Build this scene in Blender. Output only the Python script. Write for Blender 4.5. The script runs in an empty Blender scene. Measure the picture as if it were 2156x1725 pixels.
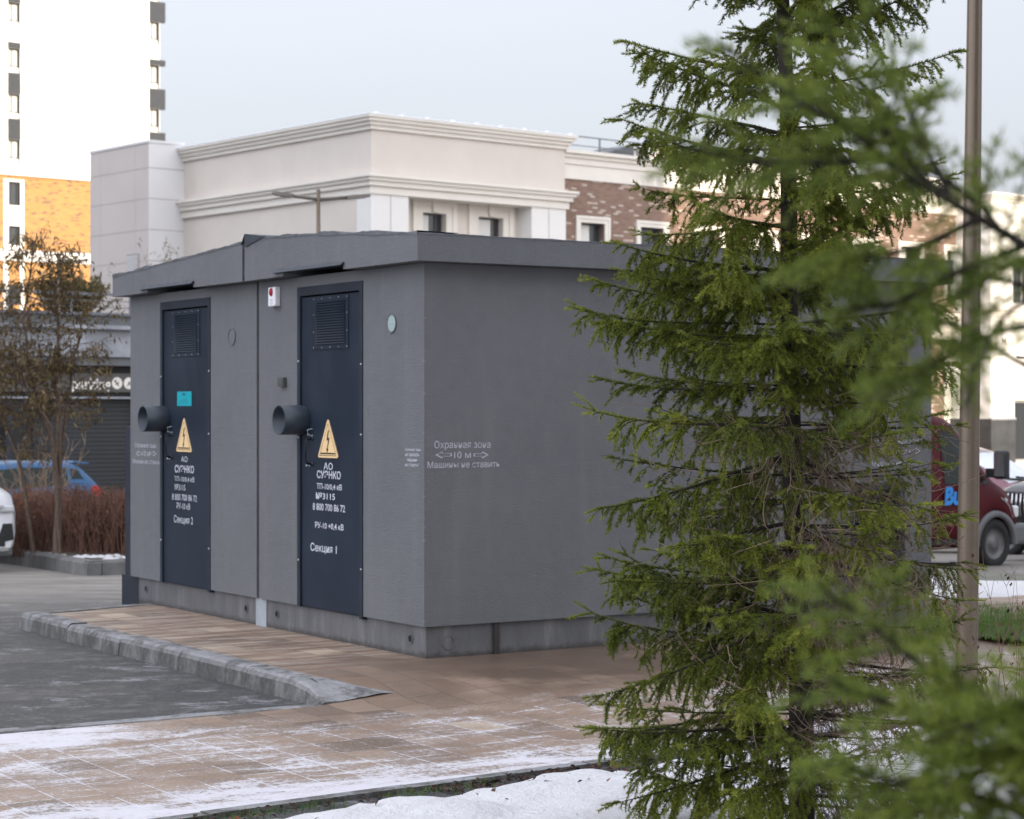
import bpy, math, random
import numpy as np
from mathutils import Vector, Matrix

# ------------------------------------------------------------------ camera, world, sun, exposure
SC = bpy.context.scene
COL = SC.collection
CAM_H, F, CX, CY = 1.55, 4400.0, 1078.0, 862.5      # photo measured on a 2156 px wide copy

cam_d = bpy.data.cameras.new("camera")
cam = bpy.data.objects.new("camera", cam_d)
COL.objects.link(cam)
cam.location = (0, 0, CAM_H)
cam.rotation_euler = (math.radians(90), 0, 0)
cam_d.sensor_width = 36
cam_d.lens = 36 * F / 2156
cam_d.clip_start = 0.05
cam_d.clip_end = 4000
cam_d.dof.use_dof = True
cam_d.dof.focus_distance = 8.8
cam_d.dof.aperture_fstop = 6.3
SC.camera = cam

SUN_EL = math.radians(11)
SUN_XY = Vector((0.5, -0.866)).normalized()
world = bpy.data.worlds.new("World")
SC.world = world
world.use_nodes = True
wn = world.node_tree
bg = wn.nodes["Background"]
sky = wn.nodes.new("ShaderNodeTexSky")
sky.sky_type = 'NISHITA'
sky.sun_disc = False
sky.sun_elevation = SUN_EL
sky.sun_rotation = math.atan2(SUN_XY.x, SUN_XY.y)
sky.air_density = 1.0
sky.dust_density = 4.0
sky.ozone_density = 1.0
hs = wn.nodes.new("ShaderNodeHueSaturation")
hs.inputs["Saturation"].default_value = 0.55
wn.links.new(sky.outputs[0], hs.inputs["Color"])
# a thin, even veil of high cloud over the blue
mixw = wn.nodes.new("ShaderNodeMix")
mixw.data_type = 'RGBA'
mixw.inputs[0].default_value = 0.75
# the veil is brighter overhead and towards the open west than along the northern horizon
wtc = wn.nodes.new("ShaderNodeTexCoord")
def wdot(v):
    n = wn.nodes.new("ShaderNodeVectorMath"); n.operation = 'DOT_PRODUCT'
    wn.links.new(wtc.outputs["Generated"], n.inputs[0]); n.inputs[1].default_value = v
    c = wn.nodes.new("ShaderNodeMath"); c.operation = 'MAXIMUM'; wn.links.new(n.outputs["Value"], c.inputs[0]); c.inputs[1].default_value = 0
    return c.outputs[0]
def wma(a, k, c):
    n = wn.nodes.new("ShaderNodeMath"); n.operation = 'MULTIPLY_ADD'; wn.links.new(a, n.inputs[0]); n.inputs[1].default_value = k
    if isinstance(c, float): n.inputs[2].default_value = c
    else: wn.links.new(c, n.inputs[2])
    return n.outputs[0]
gfac = wma(wdot((-.93, -.33, .15)), 1.9, wma(wdot((0, 0, 1)), .85, .57))
# thin cloud glows around the low sun
wpw = wn.nodes.new("ShaderNodeMath"); wpw.operation = 'POWER'; wpw.inputs[1].default_value = 5
wn.links.new(wdot(tuple(Vector((SUN_XY.x * math.cos(SUN_EL), SUN_XY.y * math.cos(SUN_EL), math.sin(SUN_EL))))), wpw.inputs[0])
gfac = wma(wpw.outputs[0], 2.6, gfac)
wnz = wn.nodes.new("ShaderNodeTexNoise"); wnz.inputs["Scale"].default_value = 2.2; wnz.inputs["Detail"].default_value = 3
wmp = wn.nodes.new("ShaderNodeMapping"); wmp.inputs["Scale"].default_value = (1, 1, 3.5)
wn.links.new(wtc.outputs["Generated"], wmp.inputs[0]); wn.links.new(wmp.outputs[0], wnz.inputs["Vector"])
gfac = wma(wnz.outputs["Fac"], .12, wma(gfac, 1.0, -.06))
vml = wn.nodes.new("ShaderNodeVectorMath"); vml.operation = 'SCALE'
vml.inputs[0].default_value = (4.0, 4.14, 4.62); wn.links.new(gfac, vml.inputs["Scale"])
wn.links.new(vml.outputs[0], mixw.inputs[7])
wn.links.new(hs.outputs[0], mixw.inputs[6])
wn.links.new(mixw.outputs[2], bg.inputs[0])
bg.inputs[1].default_value = 0.10

sun_d = bpy.data.lights.new("sun", 'SUN')
sun_d.energy = 2.0
sun_d.angle = math.radians(0.5)
sun_d.color = (1.0, 0.82, 0.58)
sun = bpy.data.objects.new("sun", sun_d)
COL.objects.link(sun)
to_sun = Vector((SUN_XY.x * math.cos(SUN_EL), SUN_XY.y * math.cos(SUN_EL), math.sin(SUN_EL)))
sun.rotation_euler = to_sun.to_track_quat('Z', 'Y').to_euler()
sun.location = (20, -20, 30)

SC.view_settings.view_transform = 'Standard'
SC.view_settings.look = 'None'
SC.view_settings.exposure = 1.52
SC.view_settings.gamma = 1.0
SC.render.engine = 'CYCLES'
SC.cycles.use_denoising = True
SC.cycles.max_bounces = 6
SC.cycles.transparent_max_bounces = 8

R = random.Random(5)
NR = np.random.default_rng(11)

# ------------------------------------------------------------------ helpers
def tag(o, label=None, cat=None, group=None, kind=None):
    if label: o["label"] = label
    if cat: o["category"] = cat
    if group: o["group"] = group
    if kind: o["kind"] = kind
    return o

def empty(name, loc=(0, 0, 0), rz=0.0):
    o = bpy.data.objects.new(name, None)
    o.location = loc
    o.rotation_euler = (0, 0, rz)
    o.empty_display_size = 0.2
    COL.objects.link(o)
    return o

class MB:
    """Collects shapes and links them as ONE mesh object."""
    def __init__(s, oz=0.0):
        s.v, s.f, s.m, s.oz = [], [], [], oz
    def add(s, vs, fs, m=0):
        k = len(s.v)
        s.v += [tuple(p) for p in vs]
        s.f += [tuple(i + k for i in f) for f in fs]
        s.m += [m] * len(fs)
        return s
    def box(s, x0, x1, y0, y1, z0, z1, m=0, skip=()):
        vs = [(x0, y0, z0), (x1, y0, z0), (x1, y1, z0), (x0, y1, z0),
              (x0, y0, z1), (x1, y0, z1), (x1, y1, z1), (x0, y1, z1)]
        fs = [(0, 3, 2, 1), (4, 5, 6, 7), (0, 1, 5, 4), (1, 2, 6, 5), (2, 3, 7, 6), (3, 0, 4, 7)]
        return s.add(vs, [f for i, f in enumerate(fs) if i not in skip], m)
    def quad(s, a, b, c, d, m=0):
        return s.add([a, b, c, d], [(0, 1, 2, 3)], m)
    def prism(s, poly, o, ux, uy, ext, m=0):
        """poly in (ux, uy) plane from o, extruded by vector ext."""
        o, ux, uy, ext = Vector(o), Vector(ux), Vector(uy), Vector(ext)
        n = len(poly)
        a = [o + ux * p[0] + uy * p[1] for p in poly]
        b = [p + ext for p in a]
        fs = [tuple(range(n)), tuple(range(2 * n - 1, n - 1, -1))]
        fs += [(i, i + n, (i + 1) % n + n, (i + 1) % n) for i in range(n)]
        return s.add(a + b, fs, m)
    def tube(s, pts, rads, n=8, m=0, cap=True):
        pts = [Vector(p) for p in pts]
        if not hasattr(rads, "__len__"): rads = [rads] * len(pts)
        vs, fs, ref = [], [], None
        for i, p in enumerate(pts):
            d = (pts[min(i + 1, len(pts) - 1)] - pts[max(i - 1, 0)]).normalized()
            if ref is None:
                ref = Vector((0, 0, 1)) if abs(d.z) < .9 else Vector((1, 0, 0))
            a = d.cross(ref).normalized()
            b = d.cross(a).normalized()
            ref = -b if False else ref
            for k in range(n):
                t = 2 * math.pi * k / n
                vs.append(p + (a * math.cos(t) + b * math.sin(t)) * rads[i])
        for i in range(len(pts) - 1):
            for k in range(n):
                fs.append((i * n + k, i * n + (k + 1) % n, (i + 1) * n + (k + 1) % n, (i + 1) * n + k))
        if cap:
            fs.append(tuple(range(n - 1, -1, -1)))
            fs.append(tuple(range((len(pts) - 1) * n, len(pts) * n)))
        return s.add(vs, fs, m)
    def dome(s, c, n_, r, h, m=0, k=8):
        c, n_ = Vector(c), Vector(n_).normalized()
        ref = Vector((0, 0, 1)) if abs(n_.z) < .9 else Vector((1, 0, 0))
        a = n_.cross(ref).normalized(); b = n_.cross(a)
        vs, fs = [], []
        for j, (rr, hh) in enumerate(((1, 0), (.8, .6), (.45, .9))):
            for i in range(k):
                t = 2 * math.pi * i / k
                vs.append(c + (a * math.cos(t) + b * math.sin(t)) * r * rr + n_ * h * hh)
        vs.append(c + n_ * h)
        for j in range(2):
            for i in range(k):
                fs.append((j * k + i, j * k + (i + 1) % k, (j + 1) * k + (i + 1) % k, (j + 1) * k + i))
        for i in range(k):
            fs.append((2 * k + i, 2 * k + (i + 1) % k, 3 * k))
        return s.add(vs, fs, m)
    def ring(s, c, n_, r0, r1, h, m=0, k=24):
        """flat washer of height h along n_"""
        c, n_ = Vector(c), Vector(n_).normalized()
        ref = Vector((0, 0, 1)) if abs(n_.z) < .9 else Vector((1, 0, 0))
        a = n_.cross(ref).normalized(); b = n_.cross(a)
        vs, fs = [], []
        for i in range(k):
            t = 2 * math.pi * i / k
            e = a * math.cos(t) + b * math.sin(t)
            vs += [c + e * r0, c + e * r0 + n_ * h, c + e * r1 + n_ * h, c + e * r1]
        for i in range(k):
            j = (i + 1) % k
            for q in range(3):
                fs.append((i * 4 + q, i * 4 + q + 1, j * 4 + q + 1, j * 4 + q))
        return s.add(vs, fs, m)
    def facade(s, o, ux, n_, W, H, holes=(), m=0, reveal=.15, mr=None):
        """wall sheet W x H from o along ux and z with rectangular openings and their reveals."""
        o, ux, n_ = Vector(o), Vector(ux), Vector(n_)
        uz = Vector((0, 0, 1))
        if mr is None: mr = m
        xs = sorted({0.0, W} | {h[0] for h in holes} | {h[1] for h in holes})
        zs = sorted({0.0, H} | {h[2] for h in holes} | {h[3] for h in holes})
        P = lambda a, b, d=0: o + ux * a + uz * b - n_ * d
        for i in range(len(xs) - 1):
            for j in range(len(zs) - 1):
                cx, cz = (xs[i] + xs[i + 1]) / 2, (zs[j] + zs[j + 1]) / 2
                if any(h[0] < cx < h[1] and h[2] < cz < h[3] for h in holes): continue
                s.quad(P(xs[i], zs[j]), P(xs[i + 1], zs[j]), P(xs[i + 1], zs[j + 1]), P(xs[i], zs[j + 1]), m)
        for a0, a1, b0, b1 in holes:
            for (p, q) in (((a0, b0), (a1, b0)), ((a1, b0), (a1, b1)), ((a1, b1), (a0, b1)), ((a0, b1), (a0, b0))):
                s.quad(P(*p), P(*q), P(*q, reveal), P(*p, reveal), mr)
        return s
    def build(s, name, mats, parent=None, smooth=False, bevel=0):
        me = bpy.data.meshes.new(name)
        vs = s.v if not s.oz else [(p[0], p[1], p[2] - s.oz) for p in s.v]
        me.from_pydata([tuple(map(float, p)) for p in vs], [], s.f)
        if not isinstance(mats, (list, tuple)): mats = [mats]
        for mm in mats: me.materials.append(mm)
        me.polygons.foreach_set("material_index", s.m)
        if smooth: me.polygons.foreach_set("use_smooth", [True] * len(s.f))
        me.update()
        o = bpy.data.objects.new(name, me)
        COL.objects.link(o)
        if parent: o.parent = parent
        if bevel:
            b = o.modifiers.new("bevel", 'BEVEL'); b.width = bevel; b.segments = 2; b.limit_method = 'ANGLE'
        return o

def build_each(mb, name, mats, parent=None, **kw):
    """every connected piece of mb as an object of its own"""
    par = list(range(len(mb.v)))
    def fd(i):
        while par[i] != i: par[i] = par[par[i]]; i = par[i]
        return i
    for f in mb.f:
        for i in f[1:]: par[fd(i)] = fd(f[0])
    groups = {}
    for f, m in zip(mb.f, mb.m): groups.setdefault(fd(f[0]), []).append((f, m))
    out = []
    for fs in groups.values():
        ids = sorted({i for f, _ in fs for i in f}); mp = {i: k for k, i in enumerate(ids)}
        b = MB(mb.oz); b.v = [mb.v[i] for i in ids]; b.f = [tuple(mp[i] for i in f) for f, _ in fs]; b.m = [m for _, m in fs]
        out.append(b.build(name, mats, parent, **kw))
    return out

def np_mesh(name, verts, faces, mat, parent=None, attr=None, smooth=False):
    """verts (N,3), faces (M,k) numpy -> one mesh object."""
    me = bpy.data.meshes.new(name)
    k = faces.shape[1]
    me.vertices.add(len(verts)); me.vertices.foreach_set("co", np.ascontiguousarray(verts, dtype=np.float32).ravel())
    me.loops.add(faces.size); me.loops.foreach_set("vertex_index", np.ascontiguousarray(faces, dtype=np.int32).ravel())
    me.polygons.add(len(faces))
    me.polygons.foreach_set("loop_start", np.arange(0, faces.size, k, dtype=np.int32))
    me.polygons.foreach_set("loop_total", np.full(len(faces), k, dtype=np.int32))
    if smooth: me.polygons.foreach_set("use_smooth", np.ones(len(faces), dtype=bool))
    if attr is not None:
        a = me.attributes.new("tone", 'FLOAT', 'FACE')
        a.data.foreach_set("value", np.ascontiguousarray(attr, dtype=np.float32))
    me.materials.append(mat)
    me.update(calc_edges=True)
    o = bpy.data.objects.new(name, me)
    COL.objects.link(o)
    if parent: o.parent = parent
    return o

def seg_prisms(P0, P1, r0, r1):
    """3-sided open prisms for many straight pieces -> verts, quad faces"""
    d = P1 - P0
    L = np.linalg.norm(d, axis=1, keepdims=True) + 1e-9
    d = d / L
    ref = np.where(np.abs(d[:, 2:3]) < .9, np.array([[0, 0, 1.]]), np.array([[1., 0, 0]]))
    a = np.cross(d, ref); a /= np.linalg.norm(a, axis=1, keepdims=True) + 1e-9
    b = np.cross(d, a)
    vs = []
    for P, r in ((P0, r0), (P1, r1)):
        for k in range(3):
            t = 2 * math.pi * k / 3
            vs.append(P + (a * math.cos(t) + b * math.sin(t)) * r[:, None])
    V = np.stack(vs, 1).reshape(-1, 3)
    base = (np.arange(len(P0)) * 6)[:, None]
    F_ = np.concatenate([base + np.array([[k, (k + 1) % 3, 3 + (k + 1) % 3, 3 + k]]) for k in range(3)], 1).reshape(-1, 4)
    return V, F_

# ------------------------------------------------------------------ materials
M = {}
def mat(name, col, rough=.7, var=.0, vscale=3.0, bump=0.0, bscale=40.0, metal=0.0, spec=.5, col2=None, detail=6, coat=0):
    m = bpy.data.materials.new(name); m.use_nodes = True
    nt = m.node_tree; p = nt.nodes["Principled BSDF"]
    p.inputs["Roughness"].default_value = rough
    p.inputs["Metallic"].default_value = metal
    p.inputs["Specular IOR Level"].default_value = spec
    p.inputs["Coat Weight"].default_value = coat
    c = (*col, 1)
    p.inputs["Base Color"].default_value = c
    tc = nt.nodes.new("ShaderNodeTexCoord")
    if var or col2:
        n = nt.nodes.new("ShaderNodeTexNoise"); n.inputs["Scale"].default_value = vscale; n.inputs["Detail"].default_value = detail
        n.inputs["Roughness"].default_value = .65
        nt.links.new(tc.outputs["Object"], n.inputs["Vector"])
        r = nt.nodes.new("ShaderNodeValToRGB")
        r.color_ramp.elements[0].position = .3; r.color_ramp.elements[1].position = .7
        if col2 is None:
            r.color_ramp.elements[0].color = tuple(x * (1 - var) for x in col) + (1,)
            r.color_ramp.elements[1].color = tuple(min(1, x * (1 + var)) for x in col) + (1,)
        else:
            r.color_ramp.elements[0].color = c; r.color_ramp.elements[1].color = (*col2, 1)
        nt.links.new(n.outputs["Fac"], r.inputs[0]); nt.links.new(r.outputs[0], p.inputs["Base Color"])
    if bump:
        n2 = nt.nodes.new("ShaderNodeTexNoise"); n2.inputs["Scale"].default_value = bscale; n2.inputs["Detail"].default_value = 4
        nt.links.new(tc.outputs["Object"], n2.inputs["Vector"])
        b = nt.nodes.new("ShaderNodeBump"); b.inputs["Strength"].default_value = bump; b.inputs["Distance"].default_value = .01
        nt.links.new(n2.outputs["Fac"], b.inputs["Height"]); nt.links.new(b.outputs[0], p.inputs["Normal"])
    M[name] = m
    return m

class NG:
    """tiny node-graph helper"""
    def __init__(s, name):
        s.m = bpy.data.materials.new(name); s.m.use_nodes = True
        s.nt = s.m.node_tree; s.p = s.nt.nodes["Principled BSDF"]; M[name] = s.m
        s.tc = s.nt.nodes.new("ShaderNodeTexCoord")
    def set(s, sock, v):
        if hasattr(v, "links") or isinstance(v, bpy.types.NodeSocket): s.nt.links.new(v, sock)
        else: sock.default_value = v
    def math(s, op, a, b=0.0, c=0.0, clamp=False):
        n = s.nt.nodes.new("ShaderNodeMath"); n.operation = op; n.use_clamp = clamp
        s.set(n.inputs[0], a); s.set(n.inputs[1], b)
        if op in ('MULTIPLY_ADD',): s.set(n.inputs[2], c)
        return n.outputs[0]
    def sep(s, v):
        n = s.nt.nodes.new("ShaderNodeSeparateXYZ"); s.set(n.inputs[0], v); return n.outputs
    def comb(s, x, y, z=0.0):
        n = s.nt.nodes.new("ShaderNodeCombineXYZ")
        for i, q in enumerate((x, y, z)): s.set(n.inputs[i], q)
        return n.outputs[0]
    def noise(s, vec, scale, detail=5, rough=.6, dist=0):
        n = s.nt.nodes.new("ShaderNodeTexNoise"); s.set(n.inputs["Vector"], vec)
        n.inputs["Scale"].default_value = scale; n.inputs["Detail"].default_value = detail
        n.inputs["Roughness"].default_value = rough; n.inputs["Distortion"].default_value = dist
        return n.outputs["Fac"]
    def white(s, vec):
        n = s.nt.nodes.new("ShaderNodeTexWhiteNoise"); n.noise_dimensions = '3D'; s.set(n.inputs["Vector"], vec); return n.outputs["Value"]
    def scale(s, vec, k):
        n = s.nt.nodes.new("ShaderNodeVectorMath"); n.operation = 'MULTIPLY'; s.set(n.inputs[0], vec); n.inputs[1].default_value = k; return n.outputs[0]
    def ss(s, v, a, b, lo=0.0, hi=1.0):
        n = s.nt.nodes.new("ShaderNodeMapRange"); n.interpolation_type = 'SMOOTHSTEP'
        s.set(n.inputs[0], v); s.set(n.inputs[1], a); s.set(n.inputs[2], b); n.inputs[3].default_value = lo; n.inputs[4].default_value = hi
        return n.outputs[0]
    def mix(s, f, a, b):
        n = s.nt.nodes.new("ShaderNodeMix"); n.data_type = 'RGBA'
        s.set(n.inputs[0], f)
        for k, q in ((6, a), (7, b)):
            s.set(n.inputs[k], (*q, 1) if isinstance(q, tuple) and len(q) == 3 else q)
        return n.outputs[2]
    def ramp(s, v, stops):
        n = s.nt.nodes.new("ShaderNodeValToRGB"); e = n.color_ramp.elements
        while len(e) < len(stops): e.new(.5)
        for q, (pos, c) in zip(e, stops): q.position = pos; q.color = (*c, 1)
        s.set(n.inputs[0], v); return n.outputs[0]
    def bump(s, h, strength=.3, dist=.01):
        n = s.nt.nodes.new("ShaderNodeBump"); n.inputs["Strength"].default_value = strength; n.inputs["Distance"].default_value = dist
        s.set(n.inputs["Height"], h); s.nt.links.new(n.outputs[0], s.p.inputs["Normal"])
    def col(s, v): s.set(s.p.inputs["Base Color"], v)
    def rough(s, v): s.set(s.p.inputs["Roughness"], v)

# painted stucco of the substation: sprayed texture, faint blotches, chips
g = NG("grey_stucco")
o_ = g.tc.outputs["Object"]
big = g.noise(o_, 1.3, 4); mid = g.noise(o_, 9, 5); fine = g.noise(o_, 95, 3, .7)
c = g.ramp(g.math('ADD', g.math('MULTIPLY', big, .6), g.math('MULTIPLY', mid, .4)), [(.3, (.119, .124, .132)), (.7, (.149, .154, .163))])
chips = g.ss(g.noise(g.scale(o_, (1, 1, .8)), 34, 2, .5), .765, .79)
xyz = g.sep(o_)
stain = g.ss(g.noise(g.scale(o_, (7, 7, .45)), 1, 5), .50, .72, 0, .38)
c = g.mix(stain, c, (.17, .17, .175))
c = g.mix(g.math('MULTIPLY', chips, .5), c, (.34, .34, .35))
corner = g.math('MULTIPLY', g.ss(g.math('MAXIMUM', xyz[0], xyz[1]), .016, .007), g.ss(g.noise(g.scale(o_, (1, 1, 9)), 4, 4, .7), .57, .63))
corner = g.math('MULTIPLY', corner, g.math('LESS_THAN', xyz[2], 2.4))
c = g.mix(g.math('MULTIPLY', corner, .55), c, (.42, .41, .40))
g.col(c); g.rough(.75)
g.bump(g.math('ADD', g.math('MULTIPLY', fine, .6), g.math('MULTIPLY', mid, .5)), .8, .018)
# foundation paint: smoother, streaked
g = NG("grey_plinth")
o_ = g.tc.outputs["Object"]
st = g.noise(g.scale(o_, (9, 9, 1.4)), 1.0, 6); big = g.noise(o_, 3, 5)
c = g.ramp(st, [(.3, (.085, .086, .09)), (.55, (.115, .116, .122)), (.75, (.19, .19, .195))])
c = g.mix(g.ss(big, .5, .7, 0, .6), c, (.085, .087, .095))
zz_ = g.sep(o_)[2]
c = g.mix(g.ss(g.math('ADD', zz_, g.math('MULTIPLY', g.noise(o_, 14, 4, .7), -.09)), .0, -.045, 0, .8), c, (.035, .030, .026))  # contact shade and splash dirt painted along the plinth foot
g.col(c); g.rough(.6); g.bump(g.noise(o_, 45, 4), .3, .01)
# door paint: dark blue-grey, soft gloss with scuffs
g = NG("door_paint")
o_ = g.tc.outputs["Object"]
sc_ = g.noise(g.scale(o_, (14, 14, 1.1)), 1.6, 6, .7); bl = g.noise(o_, 2.2, 4)
c = g.ramp(bl, [(.3, (.015, .0225, .036)), (.7, (.0225, .032, .048))])
c = g.mix(g.ss(sc_, .66, .80, 0, .30), c, (.075, .085, .105))
g.col(c); g.rough(g.ss(bl, .3, .7, .30, .40)); g.p.inputs["Specular IOR Level"].default_value = .20
mat("door_frame", (.018, .025, .038), .42, .25, 4, spec=.3)
mat("dark_gap", (.004, .005, .007), .9)
mat("tube_plastic", (.019, .030, .045), .45, .2, 6)
mat("sign_yellow", (.80, .56, .29), .5, .06, 9)
mat("sign_black", (.012, .011, .010), .6)
mat("sign_teal", (.0, .33, .40), .4, .06, 8)
mat("white_plastic", (.78, .78, .80), .35, .03)
mat("red_lens", (.30, .006, .02), .15, .1)
mat("rivet", (.45, .46, .48), .35, metal=.6)
mat("steel_plate", (.32, .35, .38), .5, .12, 6)
mat("disc_green", (.30, .38, .37), .55, .08, 9)
mat("flashing", (.030, .037, .050), .55, .3, 8, .3, 30)
mat("roof_felt", (.10, .105, .115), .85, .4, 6, .6, 30)
# worn stencil paint
def stencil(name, col, wear):
    g = NG(name); o_ = g.tc.outputs["Object"]
    g.col(col + (1,)); g.rough(.7)
    a = g.ss(g.math('ADD', g.math('MULTIPLY', g.noise(o_, 90, 4, .7), .45), g.math('MULTIPLY', g.noise(o_, 16, 3), .55)), wear - .06, wear + .10, 0, .85)
    g.set(g.p.inputs["Alpha"], a)
stencil("stencil_white", (.64, .66, .72), .25)
stencil("stencil_grey", (.52, .53, .58), .37)

mat("kerb_concrete", (.20, .20, .195), .85, .3, 3, .5, 30, col2=(.30, .30, .29))
mat("soil", (.028, .020, .014), .95, .6, 14, .8, 40, col2=(.09, .07, .055))
mat("pole_bronze", (.155, .120, .088), .36, .10, 3, .05, 90, metal=.45)
mat("lamp_dark", (.12, .105, .09), .5, .1)
mat("glass_dark", (.03, .034, .038), .04, spec=.9)
mat("glass_blind", (.62, .62, .60), .25, .05, .7)
mat("frame_dark", (.05, .053, .06), .5)
mat("white_facade", (.80, .79, .77), .8, .03, .4)
mat("panel_grey", (.042, .048, .056), .7, .1, 2)
mat("cream_wall", (.585, .535, .485), .85, .05, .6, .15, 8)
mat("cream_trim", (.68, .645, .59), .75, .04, 1)
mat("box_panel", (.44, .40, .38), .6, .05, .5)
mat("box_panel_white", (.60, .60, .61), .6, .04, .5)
mat("joint", (.30, .29, .28), .8)
mat("garage_grey", (.11, .118, .125), .7, .2, 1.2)
mat("garage_light", (.25, .265, .29), .75, .35, 1.1)
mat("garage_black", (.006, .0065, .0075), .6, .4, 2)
mat("shutter", (.017, .021, .026), .45, .15, 2)
mat("sign_letter", (.75, .72, .66), .5)
mat("sign_band", (.075, .072, .068), .6, .1, 2)
mat("rail_metal", (.13, .14, .16), .5)
mat("plinth_stone", (.05, .052, .055), .5, .4, 1.5)
mat("brown_pipe", (.10, .065, .05), .5)
# bricks
def brick(name, w, h, c1, c2, odd, odd_fac, mortar, clw=.8):
    g = NG(name); x, y, z = g.sep(g.tc.outputs["Object"])
    row = g.math('FLOOR', g.math('DIVIDE', z, h))
    xo = g.math('ADD', g.math('DIVIDE', g.math('ADD', x, y), w), g.math('MULTIPLY', g.math('MODULO', row, 2.0), .5))
    colm = g.math('FLOOR', xo)
    rnd = g.white(g.comb(colm, row, 3.0)); rnd2 = g.white(g.comb(colm, row, 9.0))
    cl = g.noise(g.comb(colm, row, 0), .35, 3)
    fx = g.math('FRACT', xo); fz = g.math('FRACT', g.math('DIVIDE', z, h))
    jm = g.math('MAXIMUM', g.math('LESS_THAN', fx, .05), g.math('LESS_THAN', fz, .16))
    c = g.mix(rnd, c1, c2)
    c = g.mix(g.math('GREATER_THAN', g.math('ADD', rnd2, g.math('MULTIPLY', cl, clw)), odd_fac), c, odd)
    g.col(g.mix(jm, c, mortar)); g.rough(.9)
brick("brick_red", .26, .08, (.165, .105, .08), (.23, .15, .115), (.42, .36, .305), 1.03, (.24, .17, .14), .30)
brick("brick_orange", .30, .085, (.40, .215, .085), (.48, .265, .105), (.15, .115, .10), 1.17, (.38, .20, .07), .55)

# paving tiles with frost, in the substation's own axes
g = NG("paving")
o_ = g.tc.outputs["Object"]; x, y, z = g.sep(o_)
TW, TH = .32, .225
x, y = y, x            # courses run away from the viewer
row = g.math('FLOOR', g.math('DIVIDE', y, TH))
off = g.math('MULTIPLY', g.white(g.comb(row, 7.0, 0)), .9)
xo = g.math('ADD', g.math('DIVIDE', x, TW), off)
colm = g.math('FLOOR', xo)
r1 = g.white(g.comb(colm, row, 1.0)); r2 = g.white(g.comb(colm, row, 5.0))
fx = g.math('FRACT', xo); fy = g.math('FRACT', g.math('DIVIDE', y, TH))
ex = g.math('MINIMUM', fx, g.math('SUBTRACT', 1.0, fx)); ey = g.math('MINIMUM', fy, g.math('SUBTRACT', 1.0, fy))
edge = g.math('MINIMUM', g.math('MULTIPLY', ex, TW), g.math('MULTIPLY', ey, TH))
joint = g.ss(edge, .003, .007, 1, 0); x, y = y, x
c = g.ramp(r1, [(0, (.105, .070, .047)), (.06, (.135, .092, .063)), (.16, (.21, .142, .098)), (.7, (.238, .162, .112)), (.985, (.262, .186, .134)), (.995, (.42, .33, .22))])
blot = g.noise(o_, 2.1, 5); finen = g.noise(o_, 60, 4, .7)
c = g.mix(g.ss(blot, .48, .66, 0, .55), c, (.135, .094, .070))
c = g.mix(g.ss(finen, .48, .70, 0, .38), c, (.33, .27, .225))
c = g.mix(g.ss(g.noise(o_, 48, 4, .75), .60, .72, 0, .5), c, (.10, .072, .055))
dust = g.noise(g.comb(g.math('MULTIPLY', x, .9), g.math('MULTIPLY', y, 5.5), 0), 1.7, 6, .68)
c = g.mix(g.math('MULTIPLY', g.ss(dust, .44, .64, 0, .60), g.ss(y, -.6, .3)), c, (.47, .40, .335))
c = g.mix(g.math('MULTIPLY', g.ss(dust, .52, .38, 0, .5), g.ss(y, -.9, .2)), c, (.17, .108, .072))
# wet, bare band in front of the near corner
wet = g.math('MULTIPLY', g.ss(y, -1.9, -.9), g.math('MULTIPLY', g.ss(y, .6, 0.0), g.ss(x, -1.6, 0.3)))
wet = g.math('MULTIPLY', wet, g.ss(g.noise(o_, 1.4, 4), .32, .50))
c = g.mix(g.math('MULTIPLY', wet, .78), c, (.105, .070, .050))
c = g.mix(g.math('MULTIPLY', joint, .6), c, (.09, .066, .052))
# frost mask
streak = g.noise(g.comb(g.math('MULTIPLY', x, 1.1), g.math('MULTIPLY', y, 2.6), 0), 1.9, 8, .74, .5)
patch = g.noise(o_, 1.25, 3)
crisp = g.noise(o_, 30, 6, .8)
v = g.math('ADD', g.math('MULTIPLY', streak, .52), g.math('ADD', g.math('MULTIPLY', patch, .26), g.math('MULTIPLY', crisp, .36)))
v = g.math('ADD', v, g.math('MULTIPLY', g.math('SUBTRACT', g.noise(o_, 85, 3, .8), .5), .22))
v = g.math('SUBTRACT', v, .016)
bias = g.math('MULTIPLY', g.ss(y, -2.55, -3.25), .13)
bias = g.math('ADD', bias, g.math('MULTIPLY', g.math('MULTIPLY', g.ss(y, -1.75, -1.15), g.ss(y, -.2, -.75)), g.math('MULTIPLY', g.ss(x, -1.6, -3.2), .135)))
bias = g.math('SUBTRACT', bias, g.math('MULTIPLY', g.ss(y, -1.6, -.9), g.math('MULTIPLY', g.ss(x, -2.2, -1.0), .14)))
v = g.math('ADD', v, bias)
v = g.math('ADD', v, g.math('MULTIPLY', joint, g.ss(y, -1.1, -1.8, 0, .075)))
frost = g.ss(v, .588, .63)
thin = g.ss(v, .50, .60, 0, .28)
c = g.mix(thin, c, (.46, .42, .40))
c = g.mix(g.math('MULTIPLY', frost, g.ss(v, .58, .72, .62, .92)), c, (.60, .59, .63))
g.col(c)
g.rough(g.math('SUBTRACT', g.ss(frost, 0, 1, .62, .8), g.math('MULTIPLY', wet, .28)))
g.bump(g.math('ADD', g.math('MULTIPLY', g.math('SUBTRACT', 1.0, joint), .5), g.math('ADD', g.math('MULTIPLY', frost, .5), g.math('MULTIPLY', finen, .35))), .5, .008)

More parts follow.
